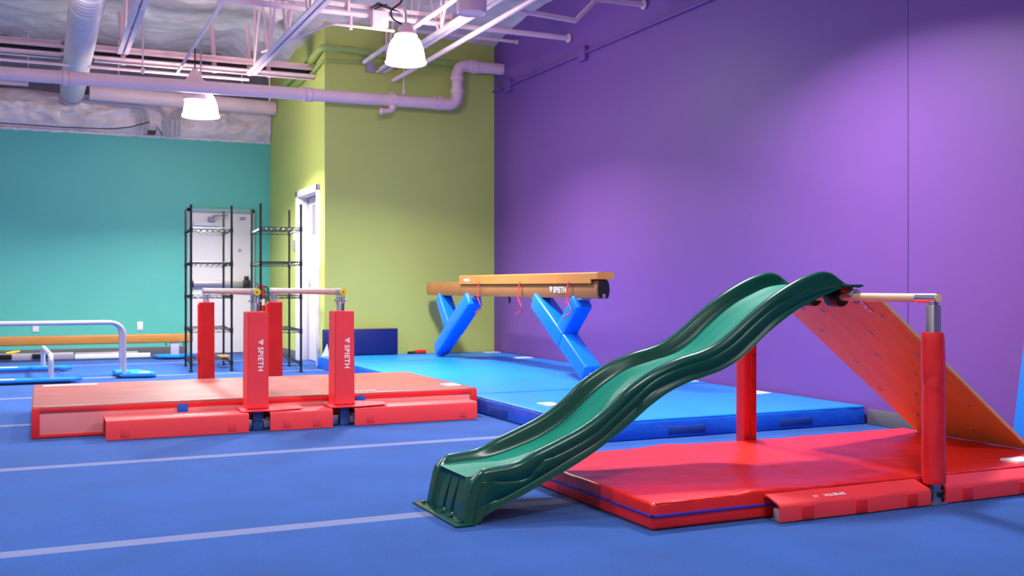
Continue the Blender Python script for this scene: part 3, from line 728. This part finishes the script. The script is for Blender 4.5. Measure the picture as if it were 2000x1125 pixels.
for xa, xb, yf, lab in ((.385, 1.298, 7.155, 1), (1.445, 1.885, 7.165, 0), (2.05, 3.0, 7.185, 0)):
    bm = NB(); channel(bm, xa, xb, yf, 7.425, .134); pad = obj('base_pad', bm, M['red_pad'], t)
    for px in (xa + .09, xb - .14):
        bm = NB(); box(bm, (px, yf - .002, .018), (px + .055, yf + .004, .085), .0015); obj('stitched_patch', bm, M['red_pad'], pad)
    if lab:
        bm = NB(); lettering(bm, 'SPIETH', .032, (1.02, 7.30, .1335), (-1, 0, 0), (0, -1, 0)); obj('lettering', bm, M['white_ink'], pad, label='white brand lettering, upside down')
for x in (XL, XR):
    bm = NB()
    t2 = bmesh.new(); vs = [(x - .12, 7.20, .137), (x + .10, 7.185, .137), (x + .30, 7.20, .142), (x + .30, 7.29, .150), (x + .12, 7.42, .152), (x - .12, 7.42, .152)]
    loft(t2, [vs, [(a, b, c + .006) for a, b, c in vs]]); merge(bm, t2); obj('pad_flap', bm, M['red_pad'], t)
    bm = NB(); box(bm, (x - .035, 7.245, .004), (x + .03, 7.262, .142), .002); obj('webbing_strap', bm, M['slate_blue'], t, label='slate blue webbing')
    bm = NB(); box(bm, (x + .06, 7.27, .055), (x + .085, 7.35, .09), .004); tube(bm, [(x + .06, 7.25, .135), (x + .14, 7.25, .07)], .005, 6); box(bm, (x + .04, 7.262, .02), (x + .16, 7.284, .066), .003); obj('frame_clip', bm, M['alu'], t)

# ================================================================== RIGHT RED MAT
t = thing('folding_mat', (3.54, 4.2, 0), 'glossy red mat with a blue zip under the green slide and kip bar', 'gym mat')
x0, x1, y0, y1 = 2.27, 4.92, 3.585, 4.845
bm = NB()
t2 = bmesh.new()
softbox(t2, (x0, y0, .003), (x1, y1, .115), .012, 110, 56, .006, 3.0, 2., .006)
for v in t2.verts:
    if v.co.z > .06:
        x, y = v.co.x, v.co.y
        v.co.z += .012 * math.exp(-((x - 3.0 - (y - 4.2) * .25) / .16) ** 2) + .010 * math.exp(-((x - 3.72 + (y - 4.2) * .4) / .12) ** 2) * math.exp(-((y - 4.2) / .4) ** 2) - .006 * math.exp(-((x - 3.25) / .05) ** 2)
        v.co.z += .004 * (.4 - abs(noise.noise(Vector((x * 3.2 + y * 1.5, y * 5.5, 8))))) + .0025 * (.4 - abs(noise.noise(Vector((x * 9 + y * 3, y * 12, 2)))))
        w = min(1, (y - y0) / .1); v.co.z -= .006 * (1 - w) * abs(math.sin(x * 17))
merge(bm, t2); obj('mat_cover', bm, M['red_mat'], t, 50)
bm = NB(); pts = [(x0 + .02 + (x1 - x0 - .04) * i / 90, y0 + .008 + .003 * noise.noise(Vector((i * .5, 0, 0))), .109 + .005 * noise.noise(Vector((i * .37, 3, 0)))) for i in range(91)]
tube(bm, pts, .006, 6); obj('piping', bm, M['red_mat'], t)
bm = NB(); box(bm, (x0 - .005, y0 - .005, .055), (x1, y0 + .012, .066), .004); box(bm, (x0 - .005, y0 - .005, .055), (x0 + .012, y1, .066), .004); obj('zipper', bm, M['zip_blue'], t, label='blue zipper')
bm = NB(); box(bm, (4.45, 3.63, .108), (4.60, 3.74, .1255), .001); obj('care_tag', bm, M['white_plastic'], t)

# ================================================================== KIP BAR
t = thing('kip_bar', (3.74, 4.19, 0), 'low wooden kip bar on red padded posts carrying the slide and ramp', 'gymnastics bar')
KX = 3.74
bm = NB(); cyl(bm, (KX, 3.475, .948), (KX, 4.93, .948), .0205, 24); obj('rail', bm, M['wood_bar'], t)
for a, b in ((3.48, 3.60), (4.80, 4.92)):
    bm = NB(); t2 = bmesh.new(); loft(t2, [[(KX + r * math.cos(2 * PI * k / 24), y, .948 + r * math.sin(2 * PI * k / 24)) for k in range(24)] for r, y in ((.021, a), (.0235, a), (.0235, b), (.021, b))], False); merge(bm, t2); obj('end_sleeve', bm, M['chrome'], t)
for y in (3.505, 4.895):
    bm = NB(); box(bm, (KX - .0235, y - .0235, .0), (KX + .0235, y + .0235, .915), .003); box(bm, (KX - .016, y - .016, .91), (KX + .016, y + .016, .935), .004); obj('upright', bm, M['steel'], t, label='bare steel upright')
bm = NB()
rings = []
for i in range(40):
    z = .095 + .695 * i / 39
    rr = []
    for k in range(36):
        a = 2 * PI * k / 36
        r = .052 + .0035 * noise.noise(Vector((math.cos(a) * 2, math.sin(a) * 2, z * 7))) - .004 * math.exp(-((z - .56 - .03 * math.sin(a * 2)) / .012) ** 2) - .003 * math.exp(-((z - .54 + .03 * math.sin(a * 2)) / .01) ** 2)
        if i in (0, 39): r *= .93
        rr.append((KX + r * math.cos(a) - .004 + .006 * (1 - i / 39), 3.505 + r * math.sin(a), z + (.006 * noise.noise(Vector((math.cos(a) * 3, math.sin(a) * 3, 1))) if i > 37 else 0)))
    rings.append(rr)
loft(bm, rings); obj('post_pad', bm, M['red_vinyl'], t, 50)
bm = NB(); box(bm, (KX - .042, 4.855, .01), (KX + .042, 4.937, .80), .012, 3); pad = obj('post_pad', bm, M['red_vinyl'], t)
bm = NB(); box(bm, (KX - .001, 4.848, .05), (KX + .043, 4.858, .79), .004); 
for z in (.2, .35, .5, .62): box(bm, (KX + .002, 4.844, z), (KX + .036, 4.856, z + .10), .003)
obj('velcro_strip', bm, M['red_pad_dark'], pad)
bm = NB(); box(bm, (2.86, 3.51, .010), (4.9, 3.555, .05), .004); obj('base_rail', bm, M['alu'], t)
bm = NB(); box(bm, (3.2, 4.87, 0), (4.3, 4.92, .03), .004); obj('base_rail', bm, M['alu'], t)
for a, b, c, e in ((KX - .045, 3.465, KX + .05, 3.58), (2.84, 3.49, 2.92, 3.55)):
    bm = NB(); box(bm, (a, b, .0), (c, e, .012), .003); obj('base_foot', bm, M['steel'], t)
bm = NB(); cyl(bm, (KX + .01, 3.47, .045), (KX + .01, 3.482, .045), .012, 12); obj('bolt', bm, M['black'], t)
for xa, xb in ((2.835, 3.69), (3.785, 4.92)):
    bm = NB()
    t2 = bmesh.new(); n = 30; rings = []
    for i in range(n + 1):
        x = xa + (xb - xa) * i / n
        w = .004 * noise.noise(Vector((x * 7, 0, 0))); w2 = .006 * noise.noise(Vector((x * 6, 5, 0)))
        yf = 3.475 + w * .6; yb = 3.578 + w2 * .3
        out = [(yf, .006 + w * .3), (yf - .001, .066), (yf + .006, .078 + w), (yf + .02, .084 + w), (yb - .02, .103 + w2 * .5), (yb, .107), (yb, .101)]
        inn = [(yf + .009, .006), (yf + .009, .064), (yf + .02, .075 + w), (yb - .02, .0965), (yb - .004, .0985)]
        rings.append([(x, a, b) for a, b in out + inn[::-1]])
    loft(t2, rings); merge(bm, t2); pad = obj('base_pad', bm, M['red_pad'], t, 50)
    L = xb - xa
    for f in (.17, .52, .87) if xa < 3 else (.12, .45):
        px = xa + L * f
        bm = NB(); box(bm, (px - .03, 3.4685, .012), (px + .03, 3.478, .066), .002); obj('velcro_tab', bm, M['red_mat'], pad)
    if xa < 3:
        bm = NB(); lettering(bm, 'SPIETH', .022, (3.22, 3.525, .0935), (-1, 0, 0), (0, -1, -.24), logo=False, sx=1.1); 
        lettering(bm, '///', .018, (3.07, 3.525, .0935), (-1, 0, 0), (0, -1, -.24), logo=False)
        obj('lettering', bm, M['white_ink'], pad, label='white brand lettering, upside down')

# ================================================================== GREEN WAVE SLIDE
t = thing('wave_slide', (1.7, 4.24, 0), 'dark green plastic wave slide hooked over the wooden kip bar', 'slide')
crest = [(1.66, .195), (1.70, .222), (1.77, .232), (1.84, .239), (1.895, .256), (1.945, .281), (2.014, .307), (2.091, .337), (2.167, .369), (2.25, .414), (2.33, .470), (2.40, .53), (2.468, .573), (2.551, .617), (2.64, .652), (2.712, .674), (2.80, .694), (2.87, .717), (2.94, .752), (3.02, .806), (3.10, .867), (3.20, .936), (3.30, .992), (3.40, 1.038), (3.49, 1.067), (3.55, 1.077), (3.60, 1.070), (3.645, 1.044), (3.68, 1.018), (3.70, 1.011), (3.76, 1.006)]
bed = [(1.66, .186), (1.757, .190), (1.873, .197), (1.96, .215), (2.03, .234), (2.153, .275), (2.277, .338), (2.36, .399), (2.445, .470), (2.533, .530), (2.643, .585), (2.778, .620), (2.915, .658), (3.01, .710), (3.104, .783), (3.2, .853), (3.3, .913), (3.4, .957), (3.5, .992), (3.6, 1.006), (3.68, 1.007), (3.76, 1.003)]
under = [(1.66, 0), (1.69, 0), (1.717, .038), (1.781, .071), (1.883, .110), (1.994, .159), (2.108, .208), (2.224, .267), (2.362, .352), (2.43, .398), (2.51, .455), (2.608, .512), (2.727, .559), (2.813, .581), (2.909, .608), (2.998, .648), (3.088, .708), (3.179, .778), (3.273, .839), (3.343, .880), (3.413, .913), (3.5, .947), (3.587, .978), (3.65, .994), (3.70, .997), (3.76, .995)]
g1 = [(1.66, .165), (1.70, .174), (1.782, .171), (1.876, .170), (1.927, .19), (1.957, .228), (1.979, .246), (2.047, .264), (2.146, .302), (2.224, .340), (2.283, .382), (2.411, .478), (2.525, .560), (2.609, .602), (2.727, .636), (2.865, .670), (2.998, .738), (3.116, .828), (3.227, .901), (3.343, .955), (3.5, 1.02), (3.6, 1.03), (3.68, 1.007), (3.76, 1.002)]
g2 = [(1.66, .04), (1.714, .078), (1.731, .084), (1.81, .112), (1.957, .176), (2.108, .247), (2.224, .301), (2.283, .337), (2.419, .437), (2.525, .516), (2.609, .553), (2.727, .590), (2.865, .618), (2.998, .675), (3.116, .761), (3.227, .846), (3.343, .905), (3.5, .965), (3.65, 1.0), (3.76, .999)]
def ip(tab, x):
    if x <= tab[0][0]: return tab[0][1]
    for i in range(len(tab) - 1):
        (a, p), (b, q) = tab[i], tab[i + 1]
        if a <= x <= b:
            # catmull-rom for a smooth wave
            p0 = tab[max(i - 1, 0)]; p3 = tab[min(i + 2, len(tab) - 1)]
            m1 = (q - p0[1]) / max(b - p0[0], 1e-6) * (b - a); m2 = (p3[1] - p) / max(p3[0] - a, 1e-6) * (b - a)
            u = (x - a) / (b - a)
            return (2 * u**3 - 3 * u**2 + 1) * p + (u**3 - 2 * u**2 + u) * m1 + (-2 * u**3 + 3 * u**2) * q + (u**3 - u**2) * m2
    return tab[-1][1]
SY = 4.24
def half(x, fx=None):
    """outer skin from the bottom hem up over the crest and down to the bed (right half: +y outward)"""
    c, b, u, a1, a2 = ip(crest, x), ip(bed, x), ip(under, x), ip(g1, x), ip(g2, x)
    c = max(c, b + .001)
    h = c - b; f = max(0., min(1., h / .05)); f2 = max(.0, min(1., (c - u) / .12))
    fg = max(0., min(1., (x - 1.70) / .07)); fg = fg * fg * (3 - 2 * fg)
    a1 = max(min(a1, c - .012 * f), u + .002); a2 = max(min(a2, a1 - .001), u + .001)
    n1, n2 = .2385 + .003 * (1 - f2), .2415 + .004 * (1 - f2)
    n1 = n1 * fg + .2412 * (1 - fg); n2 = n2 * fg + .2452 * (1 - fg)
    return [(.252, u), (.250, u + .004 * f2), (.2465, max(u + .005 * f2, a2 - .0035 * f2)), (n2, a2), (.2445, a2 + .0035 * f2), (.2425, max(a2 + .0045 * f2, a1 - .0035 * f2)), (n1, a1), (.2405, a1 + .0035 * f2),
            (.236, c - .022 * f), (.230, c - .010 * f), (.220, c - .002 * f), (.210, c), (.199, c - .002 * f), (.190, c - .009 * f), (.184, c - .021 * f), (.176, b + h * .35), (.170, b + h * .16), (.163, b + h * .05), (.150, b + .0008), (.07, b), (0, b)]
xs = [1.66, 1.665, 1.672, 1.68, 1.69, 1.70, 1.71, 1.72]; x = 1.735
while x < 3.60: xs.append(x); x += .016
while x < 3.762: xs.append(x); x += .008
def skew(i, x, z):
    """front stations lean so the toe kicks forward at the floor"""
    if x < 1.735:
        k = (1.735 - x) / .075
        cz = .222
        return x - .048 * k * max(0, 1 - z / cz) 
    return x
rings = []
for x in xs:
    hf = half(x)
    full = [(SY - y, z) for y, z in hf] + [(SY + y, z) for y, z in hf[::-1][1:]]
    k = max(0, (1.71 - x) / .05)
    rr = []
    for y, z in full:
        dy = abs(y - SY)
        if k > 0 and dy > .165:
            if z > .15: z -= .016 * k * k
            if dy > .20: y = SY + math.copysign(dy - .016 * k * k * (dy - .20) / .045, y - SY)
        rr.append((skew(0, x, z), y, z))
    rings.append(rr)
bm = NB(); loft(bm, rings, cap=False, closed=False)
# mark bed faces apart: they become the lighter bed part
me_bed = bmesh.new()
rb = [[(p[0], p[1], p[2] + .0012) for p in r if abs(p[1] - SY) < .164] for r in rings]
loft(me_bed, rb, cap=False, closed=False)
# front apron: two column ends and a recessed fluted panel under the bed
ny, nz = 240, 40
ring0 = [(p[1] - SY, p[2]) for p in rings[0] if p[1] >= SY]
outer = sorted([(z, y) for y, z in ring0 if y > .205])
def ymax(z):
    if z <= outer[0][0]: return outer[0][1]
    for (a, p), (b, q) in zip(outer, outer[1:]):
        if a <= z <= b: return p + (q - p) * (z - a) / max(b - a, 1e-6)
    return outer[-1][1]
topl = sorted([(y, z) for y, z in ring0 if z > .15])
def ytop(y):
    y = min(max(y, topl[0][0]), topl[-1][0])
    best = topl[0][1]
    for (a, p), (b, q) in zip(topl, topl[1:]):
        if a <= y <= b: return p + (q - p) * (y - a) / max(b - a, 1e-6)
    return topl[-1][1]
g = []
for j in range(nz + 1):
    row = []
    for i in range(ny + 1):
        u = -1 + 2 * i / ny; v = j / nz; au = abs(u)
        z = ytop(au * .236) * v
        b = v ** 6; y = u * (ymax(z) * (1 - b) + .236 * b); ay = abs(y)
        x = skew(0, 1.66, z)
        edge = min(1, (1 - au) / .12)
        x -= .010 * math.sin(PI / 2 * edge) * math.sin(PI * min(1, v * 1.02)) ** .5
        if ay < .162:
            k = min(1, (.162 - ay) / .022); k = k * k * (3 - 2 * k)
            x += .026 * k * math.sin(PI * min(1, max(0, (1 - v) / .18)) / 2) * (.55 + .45 * v)
            for yk in (-.055, .04):
                w = .005 + .017 * max(0, min(1, (.92 - v) / .8))
                q = max(0, 1 - abs(y - yk) / w); e = max(0, min(1, (.92 - v) / .25)) * max(0, min(1, (v - .05) / .06))
                x += .034 * e * q * q * (3 - 2 * q)
        row.append(bm.verts.new((x, SY + y, z)))
    g.append(row)
for j in range(nz):
    for i in range(ny): bm.faces.new((g[j][i], g[j][i + 1], g[j + 1][i + 1], g[j + 1][i]))
bmesh.ops.remove_doubles(bm, verts=bm.verts, dist=.0006)
body = obj('slide_shell', bm, M['slide'], t, 55)
obj('slide_bed', me_bed, M['slide_bed'], body, 55, label='lighter green sliding bed')
bm = NB(); box(bm, (1.562, 3.97, .0), (1.65, 4.515, .010), .004)

for y in (4.02, 4.14, 4.24, 4.34, 4.47): lathe(bm, [(.0, .008), (.012, .008), (.010, .018), (0, .019)], (1.60, y, 0), 12)
obj('toe_flange', bm, M['slide'], body)
bm = NB()
for s in (-1, 1):
    pth = [(1.648, SY + s * .249, .006), (1.668, SY + s * .247, .09), (1.686, SY + s * .243, .16), (1.70, SY + s * .241, .1735), (1.76, SY + s * .2395, .172)]
    tube(bm, bend(pth, .03), .0026, 6)
    tube(bm, bend([(1.683, SY + s * .252, .004), (1.695, SY + s * .250, .045), (1.712, SY + s * .2462, .078), (1.76, SY + s * .2425, .095)], .03), .0026, 6)
obj('molded_rib', bm, M['slide'], body)
bm = NB(); box(bm, (3.64, 3.985, .998), (3.775, 4.495, 1.012), .005); obj('top_lip', bm, M['slide'], body)
for y in (4.035, 4.12, 4.36, 4.445):
    bm = NB(); lathe(bm, [(.0, 1.011), (.011, 1.011), (.009, 1.019), (.0, 1.021)], (3.70, y, 0), 12); obj('bolt', bm, M['chrome'], t)
for y in (4.022, 4.458):
    bm = NB()
    t2 = bmesh.new(); rg = []
    for k in range(19):
        a = math.radians(-60 + 225 * k / 18)
        for_r = [(.040, -.018), (.040, .018), (.027, .018), (.027, -.018)]
        rg.append([(KX + r * math.cos(a), y + dy, .948 + r * math.sin(a)) for r, dy in for_r])
    loft(t2, rg); merge(bm, t2); obj('bar_hook', bm, M['grey_plastic'], t, label='grey curved hook')
    bm = NB(); yo = .042 if y < 4.2 else -.042
    box(bm, (KX - .026, y + yo - .022, .969), (KX + .020, y + yo + .022, .9985), .004); obj('spacer_block', bm, M['ext_red'], t, label='red spacer block')
for y in (4.14, 4.34):
    bm = NB(); t2 = bmesh.new()
    loft(t2, [[(KX - .004 + r * math.cos(2 * PI * k / 24), yy, .946 + r * math.sin(2 * PI * k / 24)) for k in range(24)] for r, yy in ((.022, y - .045), (.046, y - .045), (.049, y - .04), (.049, y + .04), (.046, y + .045), (.022, y + .045))], False)
    merge(bm, t2); obj('foam_ring', bm, M['black'], t, label='black foam ring')

# ================================================================== WOODEN CLIMBING RAMP
t = thing('climbing_ramp', (4.8, 4.2, .12), 'orange plywood climbing ramp studded with metal nuts, leaning from the kip bar', 'ramp')
A = Vector((3.80, 0, .925)); B = Vector((4.858, 0, .117)); d = (B - A).normalized(); nrm = Vector((-d.z, 0, d.x)); L = (B - A).length
if nrm.z < 0: nrm = -nrm
def rp(s, y, o): p = A + d * (s * L) + nrm * o; return Vector((p.x, y, p.z))
mtx = Matrix.Translation(A) @ Matrix((d, Vector((0, 1, 0)), d.cross(Vector((0, 1, 0))))).transposed().to_4x4()
sg = 1 if d.cross(Vector((0, 1, 0))).dot(nrm) > 0 else -1
bm = NB(); a, b = sorted((sg * .003, sg * .021)); box(bm, (0, 3.895, a), (L, 4.68, b), .002, 1, mtx); obj('board', bm, M['ply_edge'], t, label='pale plywood edges')
bm = NB(); a, b = sorted((0, sg * .0035)); box(bm, (.0, 3.897, a), (L - .002, 4.678, b), .001, 1, mtx); obj('under_face', bm, M['ply_under'], t, label='plywood underside tinted with orange-red bounce light')
nuts = [(.073, 4.40), (.216, 4.58), (.098, 3.998), (.214, 4.202), (.375, 4.338), (.443, 4.571), (.652, 4.616), (.355, 4.028), (.492, 4.186), (.658, 4.349), (.837, 4.521), (.693, 4.021), (.891, 4.172), (.96, 4.371)]
for s, y in nuts:
    bm = NB(); m2 = Matrix.Translation(rp(s, y, 0)) @ mtx.to_3x3().to_4x4()
    for k in range(3):
        box(bm, (-.016, -.005, -.003), (.016, .005, .003), .001, 1, m2 @ Matrix.Rotation(k * PI / 3, 4, 'Z'))
    t2 = bmesh.new(); bmesh.ops.create_uvsphere(t2, u_segments=8, v_segments=6, radius=.008); merge(bm, t2, m2)
    obj('tee_nut', bm, M['steel'], t)
for y in (4.03, 4.55):
    bm = NB(); a, b = sorted((-sg * .005, sg * .001)); box(bm, (-.02, y - .018, a), (.085, y + .018, b), .001, 1, mtx)
    br = obj('hook_bracket', bm, M['steel'], t)
    for s in (.02, .062):
        bm = NB(); t2 = bmesh.new(); bmesh.ops.create_uvsphere(t2, u_segments=8, v_segments=6, radius=.007); merge(bm, t2, Matrix.Translation(rp(s / L, y, -.005))); obj('screw', bm, M['chrome'], br)
    bm = NB(); t2 = bmesh.new(); rg = []
    for k in range(15):
        a = math.radians(-15 + 190 * k / 14)
        rg.append([(KX + r * math.cos(a), y + dy, .948 + r * math.sin(a)) for r, dy in ((.030, -.016), (.030, .016), (.024, .016), (.024, -.016))])
    loft(t2, rg); merge(bm, t2); obj('bar_hook', bm, M['steel'], br)

# big blue panel leaning on the purple wall at the right edge
t = thing('leaning_panel', (5.3, 3.5, 0), 'tall bright blue mat leaning on the purple wall at the right edge', 'panel mat')
sl = Matrix.Translation((5.19, -.10, .009)) @ Matrix.Rotation(math.radians(10), 4, 'Y')
bm = NB(); box(bm, (0, 2.4, 0), (.055, 4.40, 1.24), .012, 3, sl); obj('panel_cover', bm, M['blue_panel'], t)
bm = NB(); box(bm, (-.002, 2.38, 1.16), (.057, 4.402, 1.242), .012, 3, sl); obj('top_band', bm, M['pink_side'], t, label='pinkish red top edge')

# ================================================================== WIRE SHELVING RACKS
def rack(x, y, rz, label, hs=1.95):
    t = thing('wire_rack', (x, y, 0), label, 'shelf rack', 'black wire shelving racks', rz=rz, local=True)
    W, D = .23, .485
    for sx_ in (-1, 1):
        for sy_ in (-1, 1):
            bm = NB(); cyl(bm, (sx_ * W, sy_ * D, .03), (sx_ * W, sy_ * D, hs), .0135, 12); lathe(bm, [(0, hs), (.014, hs), (.014, hs + .012), (0, hs + .014)], (sx_ * W, sy_ * D, 0), 12)
            p = obj('post', bm, M['black_metal'], t)
            bm = NB(); lathe(bm, [(0, 0), (.02, 0), (.02, .02), (.012, .035), (0, .035)], (sx_ * W, sy_ * D, 0), 12); obj('leveling_foot', bm, M['black'], p)
    for z in (.12, .50, .90, 1.29, 1.69):
        bm = NB(); r = .0035
        for zz in (z, z - .035):
            tube(bm, [(-W, -D, zz), (W, -D, zz), (W, D, zz), (-W, D, zz), (-W, -D, zz)], .004, 6)
        for a, b, n in (((-W, -D), (W, -D), 7), ((-W, D), (W, D), 7), ((-W, -D), (-W, D), 14), ((W, -D), (W, D), 14)):
            pts = []
            for i in range(n * 4 + 1):
                u = i / (n * 4)
                pts.append((a[0] + (b[0] - a[0]) * u, a[1] + (b[1] - a[1]) * u, z - .0175 + .0165 * math.sin(i * PI / 2)))
            tube(bm, pts, .0026, 5)
        for i in range(1, 16):
            xx = -W + 2 * W * i / 16
            tube(bm, [(xx, -D, z + .003), (xx, D, z + .003)], .0022, 5)
        for yy in (-.2, .2): tube(bm, [(-W, yy, z - .002), (W, yy, z - .002)], .004, 6)
        for sx_ in (-1, 1):
            for sy_ in (-1, 1): lathe(bm, [(.0135, -.05), (.019, -.045), (.017, .012), (.0135, .014)], (sx_ * W, sy_ * D, z), 10)
        obj('wire_shelf', bm, M['black_metal'], t)
    return t
rk = rack(1.862, 12.985, math.radians(-3.5), 'black wire shelving rack in front of the white exit door')
rk2 = copy_tree(rk); rk2.location = (2.577, 12.47, 0); rk2.rotation_euler = (0, 0, math.radians(-4.5))
rk2['label'] = 'black wire shelving rack by the green side wall, right of the other rack'
bm = NB(); box(bm, (2.00, 12.93, .1275), (2.12, 13.25, .15), .004)
tag(obj('paper_packet', bm, M['tan'], origin=(2.06, 13.09, .127)), 'small tan packet on the bottom shelf of the left rack', 'packet')

# ================================================================== LOW EQUIPMENT AT FAR LEFT
# tall U rails on blue feet
t = thing('floor_rails', (.5, 12.3, 0), 'pair of long silver U-shaped rails on a blue foot at far left', 'parallel bars')
for y, zt in ((12.04, .608), (12.52, .600)):
    bm = NB(); tube(bm, bend([(-3.2, y, .03), (-3.2, y, zt), (.835, y, zt), (.835, y, .03)], .16, 10), .023, 16); obj('rail', bm, M['alu'], t)
for x in (.93, -3.2):
    poly = [(x - .20, 12.55), (x - .14, 11.95), (x + .20, 11.90), (x + .26, 12.08), (x + .10, 12.62)]
    bm = NB(); prism(bm, [(a, b) for a, b in poly], .012, .05, 'z'); bmesh.ops.bevel(bm, geom=list(bm.edges), offset=.015, segments=2, affect='EDGES')
    ft = obj('foot', bm, M['blue_plastic'], t, label='blue plastic foot')
    for y in (12.08, 12.26, 12.42):
        bm = NB(); box(bm, (x - .18, y - .05, .045), (x - .02, y + .04, .065), .012); obj('foot_rib', bm, M['blue_plastic'], ft)
    if x > 0:
        bm = NB(); box(bm, (x + .06, 12.02, .048), (x + .17, 12.16, .054), .002); obj('sticker', bm, M['paper'], ft)
    bm = NB(); box(bm, (x - .17, 11.96, 0), (x + .22, 12.6, .014), .003); obj('foot_base', bm, M['black'], ft)

# small end-on U bar with long blue feet
t = thing('mini_bar', (.06, 12.5, 0), 'low silver U bar seen end-on with two long blue feet', 'gymnastics bar')
bm = NB(); tube(bm, bend([(.10, 11.74, .05), (.10, 11.74, .285), (.03, 13.36, .285), (.03, 13.36, .05)], .09, 8), .027, 16); obj('rail', bm, M['alu'], t)
for (y, x0, x1, hh) in ((11.74, -1.3, .42, .05), (13.36, -1.3, .36, .06)):
    bm = NB(); prism(bm, [(x0, y - .16), (x0, y + .16), (x1 - .3, y + .17), (x1, y + .02), (x1 - .12, y - .14)], .02, hh, 'z'); bmesh.ops.bevel(bm, geom=list(bm.edges), offset=.014, segments=2, affect='EDGES')
    ft = obj('foot', bm, M['blue_plastic'], t, label='long blue plastic foot')
    bm = NB(); box(bm, (x0, y - .12, 0), (x1 - .14, y + .12, .022), .004); obj('foot_base', bm, M['black'] if y < 12 else M['alu'], ft)
    bm = NB(); box(bm, (-.62, y - .07, hh - .002), (-.24, y + .0, hh + .004), .001); obj('sticker', bm, M['paper'], ft)

# low wooden beam
t = thing('floor_beam', (0, 15, 0), 'low amber wooden beam on blue feet along the turquoise wall', 'balance beam')
bm = NB(); box(bm, (-3.2, 14.95, .225), (1.94, 15.07, .345), .014, 3); obj('beam_body', bm, M['amber'], t)
for x in (1.70, -2.9):
    bm = NB(); box(bm, (x - .055, 14.97, .05), (x + .055, 15.05, .226), .005); lg = obj('leg', bm, M['alu'], t, label='pale grey leg')
    bm = NB(); prism(bm, [(x - .24, 14.86), (x - .30, 15.2), (x + .20, 15.24), (x + .32, 15.05), (x + .02, 14.74)], .02, .06, 'z'); bmesh.ops.bevel(bm, geom=list(bm.edges), offset=.014, segments=2, affect='EDGES'); obj('foot', bm, M['blue_plastic'], lg, label='blue plastic foot')
    bm = NB(); box(bm, (x - .2, 14.85, 0), (x + .2, 15.2, .022), .004); obj('foot_base', bm, M['black'], lg)
    bm = NB(); tube(bm, [(x - .11, 15.0, .225), (x - .13, 14.96, .20), (x - .10, 14.94, .19)], .006, 6); tube(bm, [(x + .11, 15.0, .225), (x + .13, 14.96, .20), (x + .10, 14.94, .19)], .006, 6); obj('tie_cord', bm, M['black'], lg)

# poles lying along the wall
t = thing('metal_pole', (.3, 15.45, .03), 'grey metal pole with black clamps on the floor along the turquoise wall', 'pole', 'poles along the turquoise wall')
bm = NB(); box(bm, (-1.5, 15.40, .002), (.42, 15.50, .095), .012); obj('pole_body', bm, M['alu'], t)
for x in (-.42, .02):
    bm = NB(); box(bm, (x - .12, 15.37, .025), (x + .07, 15.402, .09), .006); obj('clamp', bm, M['black'], t, label='black clamp')
t = thing('metal_pole', (1, 15.5, .03), 'white square tube on the floor, end towards the low wooden beam foot', 'pole', 'poles along the turquoise wall')
bm = NB(); box(bm, (.43, 15.42, .002), (1.42, 15.50, .062), .006); obj('pole_body', bm, M['white_plastic'], t)
bm = NB(); box(bm, (.44, 15.51, .01), (1.26, 15.58, .082), .006); obj('rear_strip', bm, M['alu'], t)
bm = NB(); tube(bm, [(-.42, 15.45, .105), (-.33, 15.45, .113), (-.25, 15.45, .128)], [.012, .02, .012], 8)
tag(obj('yellow_handle', bm, M['yellow'], origin=(-.33, 15.45, .12)), 'small yellow handle lying on the grey metal pole', 'handle')

# ================================================================== LIGHT
def area(loc, power, size, rot=(0, 0, 0), col=(1, .97, .93), spread=PI):
    l = bpy.data.lights.new('lamp_light', 'AREA'); l.shape = 'DISK'; l.size = size; l.energy = power; l.color = col; l.spread = spread
    o = bpy.data.objects.new('lamp_light', l); C.objects.link(o); o.location = loc; o.rotation_euler = rot; return o
def point(loc, power, r=.2, col=(1, .95, .92)):
    l = bpy.data.lights.new('bowl_light', 'POINT'); l.energy = power; l.shadow_soft_size = r; l.color = col
    o = bpy.data.objects.new('bowl_light', l); C.objects.link(o); o.location = loc; return o
SP = math.radians(140)
for loc, p, up in (((3.29, 9.71, 3.17), 125, 0), ((1.76, 12.86, 3.0), 165, 0), ((3.95, 5.5, 3.35), 110, 0), ((.2, 9.4, 3.2), 64, 22), ((-1.4, 12.9, 3.1), 75, 12),
               ((.6, 5.2, 3.3), 34, 16), ((-2.6, 7.5, 3.2), 40, 14), ((2.5, 2.0, 3.4), 36, 8), ((3.6, .8, 3.4), 16, 0), ((-1.8, 3.5, 3.4), 60, 16)):
    area(loc, p, .36, spread=SP)
    if up: point((loc[0], loc[1], loc[2] + .15), up)

w = bpy.data.worlds.new('world'); bpy.context.scene.world = w; w.use_nodes = True
bg = w.node_tree.nodes['Background']; bg.inputs[0].default_value = (.98, .92, .96, 1); bg.inputs[1].default_value = .42

# ================================================================== CAMERA
cam = bpy.data.cameras.new('camera'); co = bpy.data.objects.new('camera', cam); C.objects.link(co)
co.location = (0, 0, 1.0); co.rotation_euler = (PI / 2, 0, math.radians(-24.6))
cam.sensor_width = 36; cam.lens = 2012 / 2000 * 36; cam.shift_y = -.00125; cam.clip_start = .05
cam.dof.use_dof = True; cam.dof.focus_distance = 5.0; cam.dof.aperture_fstop = 4.5
sc = bpy.context.scene; sc.camera = co
sc.view_settings.view_transform = 'Standard'; sc.view_settings.look = 'None'
sc.view_settings.exposure = .3; sc.view_settings.gamma = 1.
for o in bpy.data.objects:
    if '_o' in o: del o['_o']
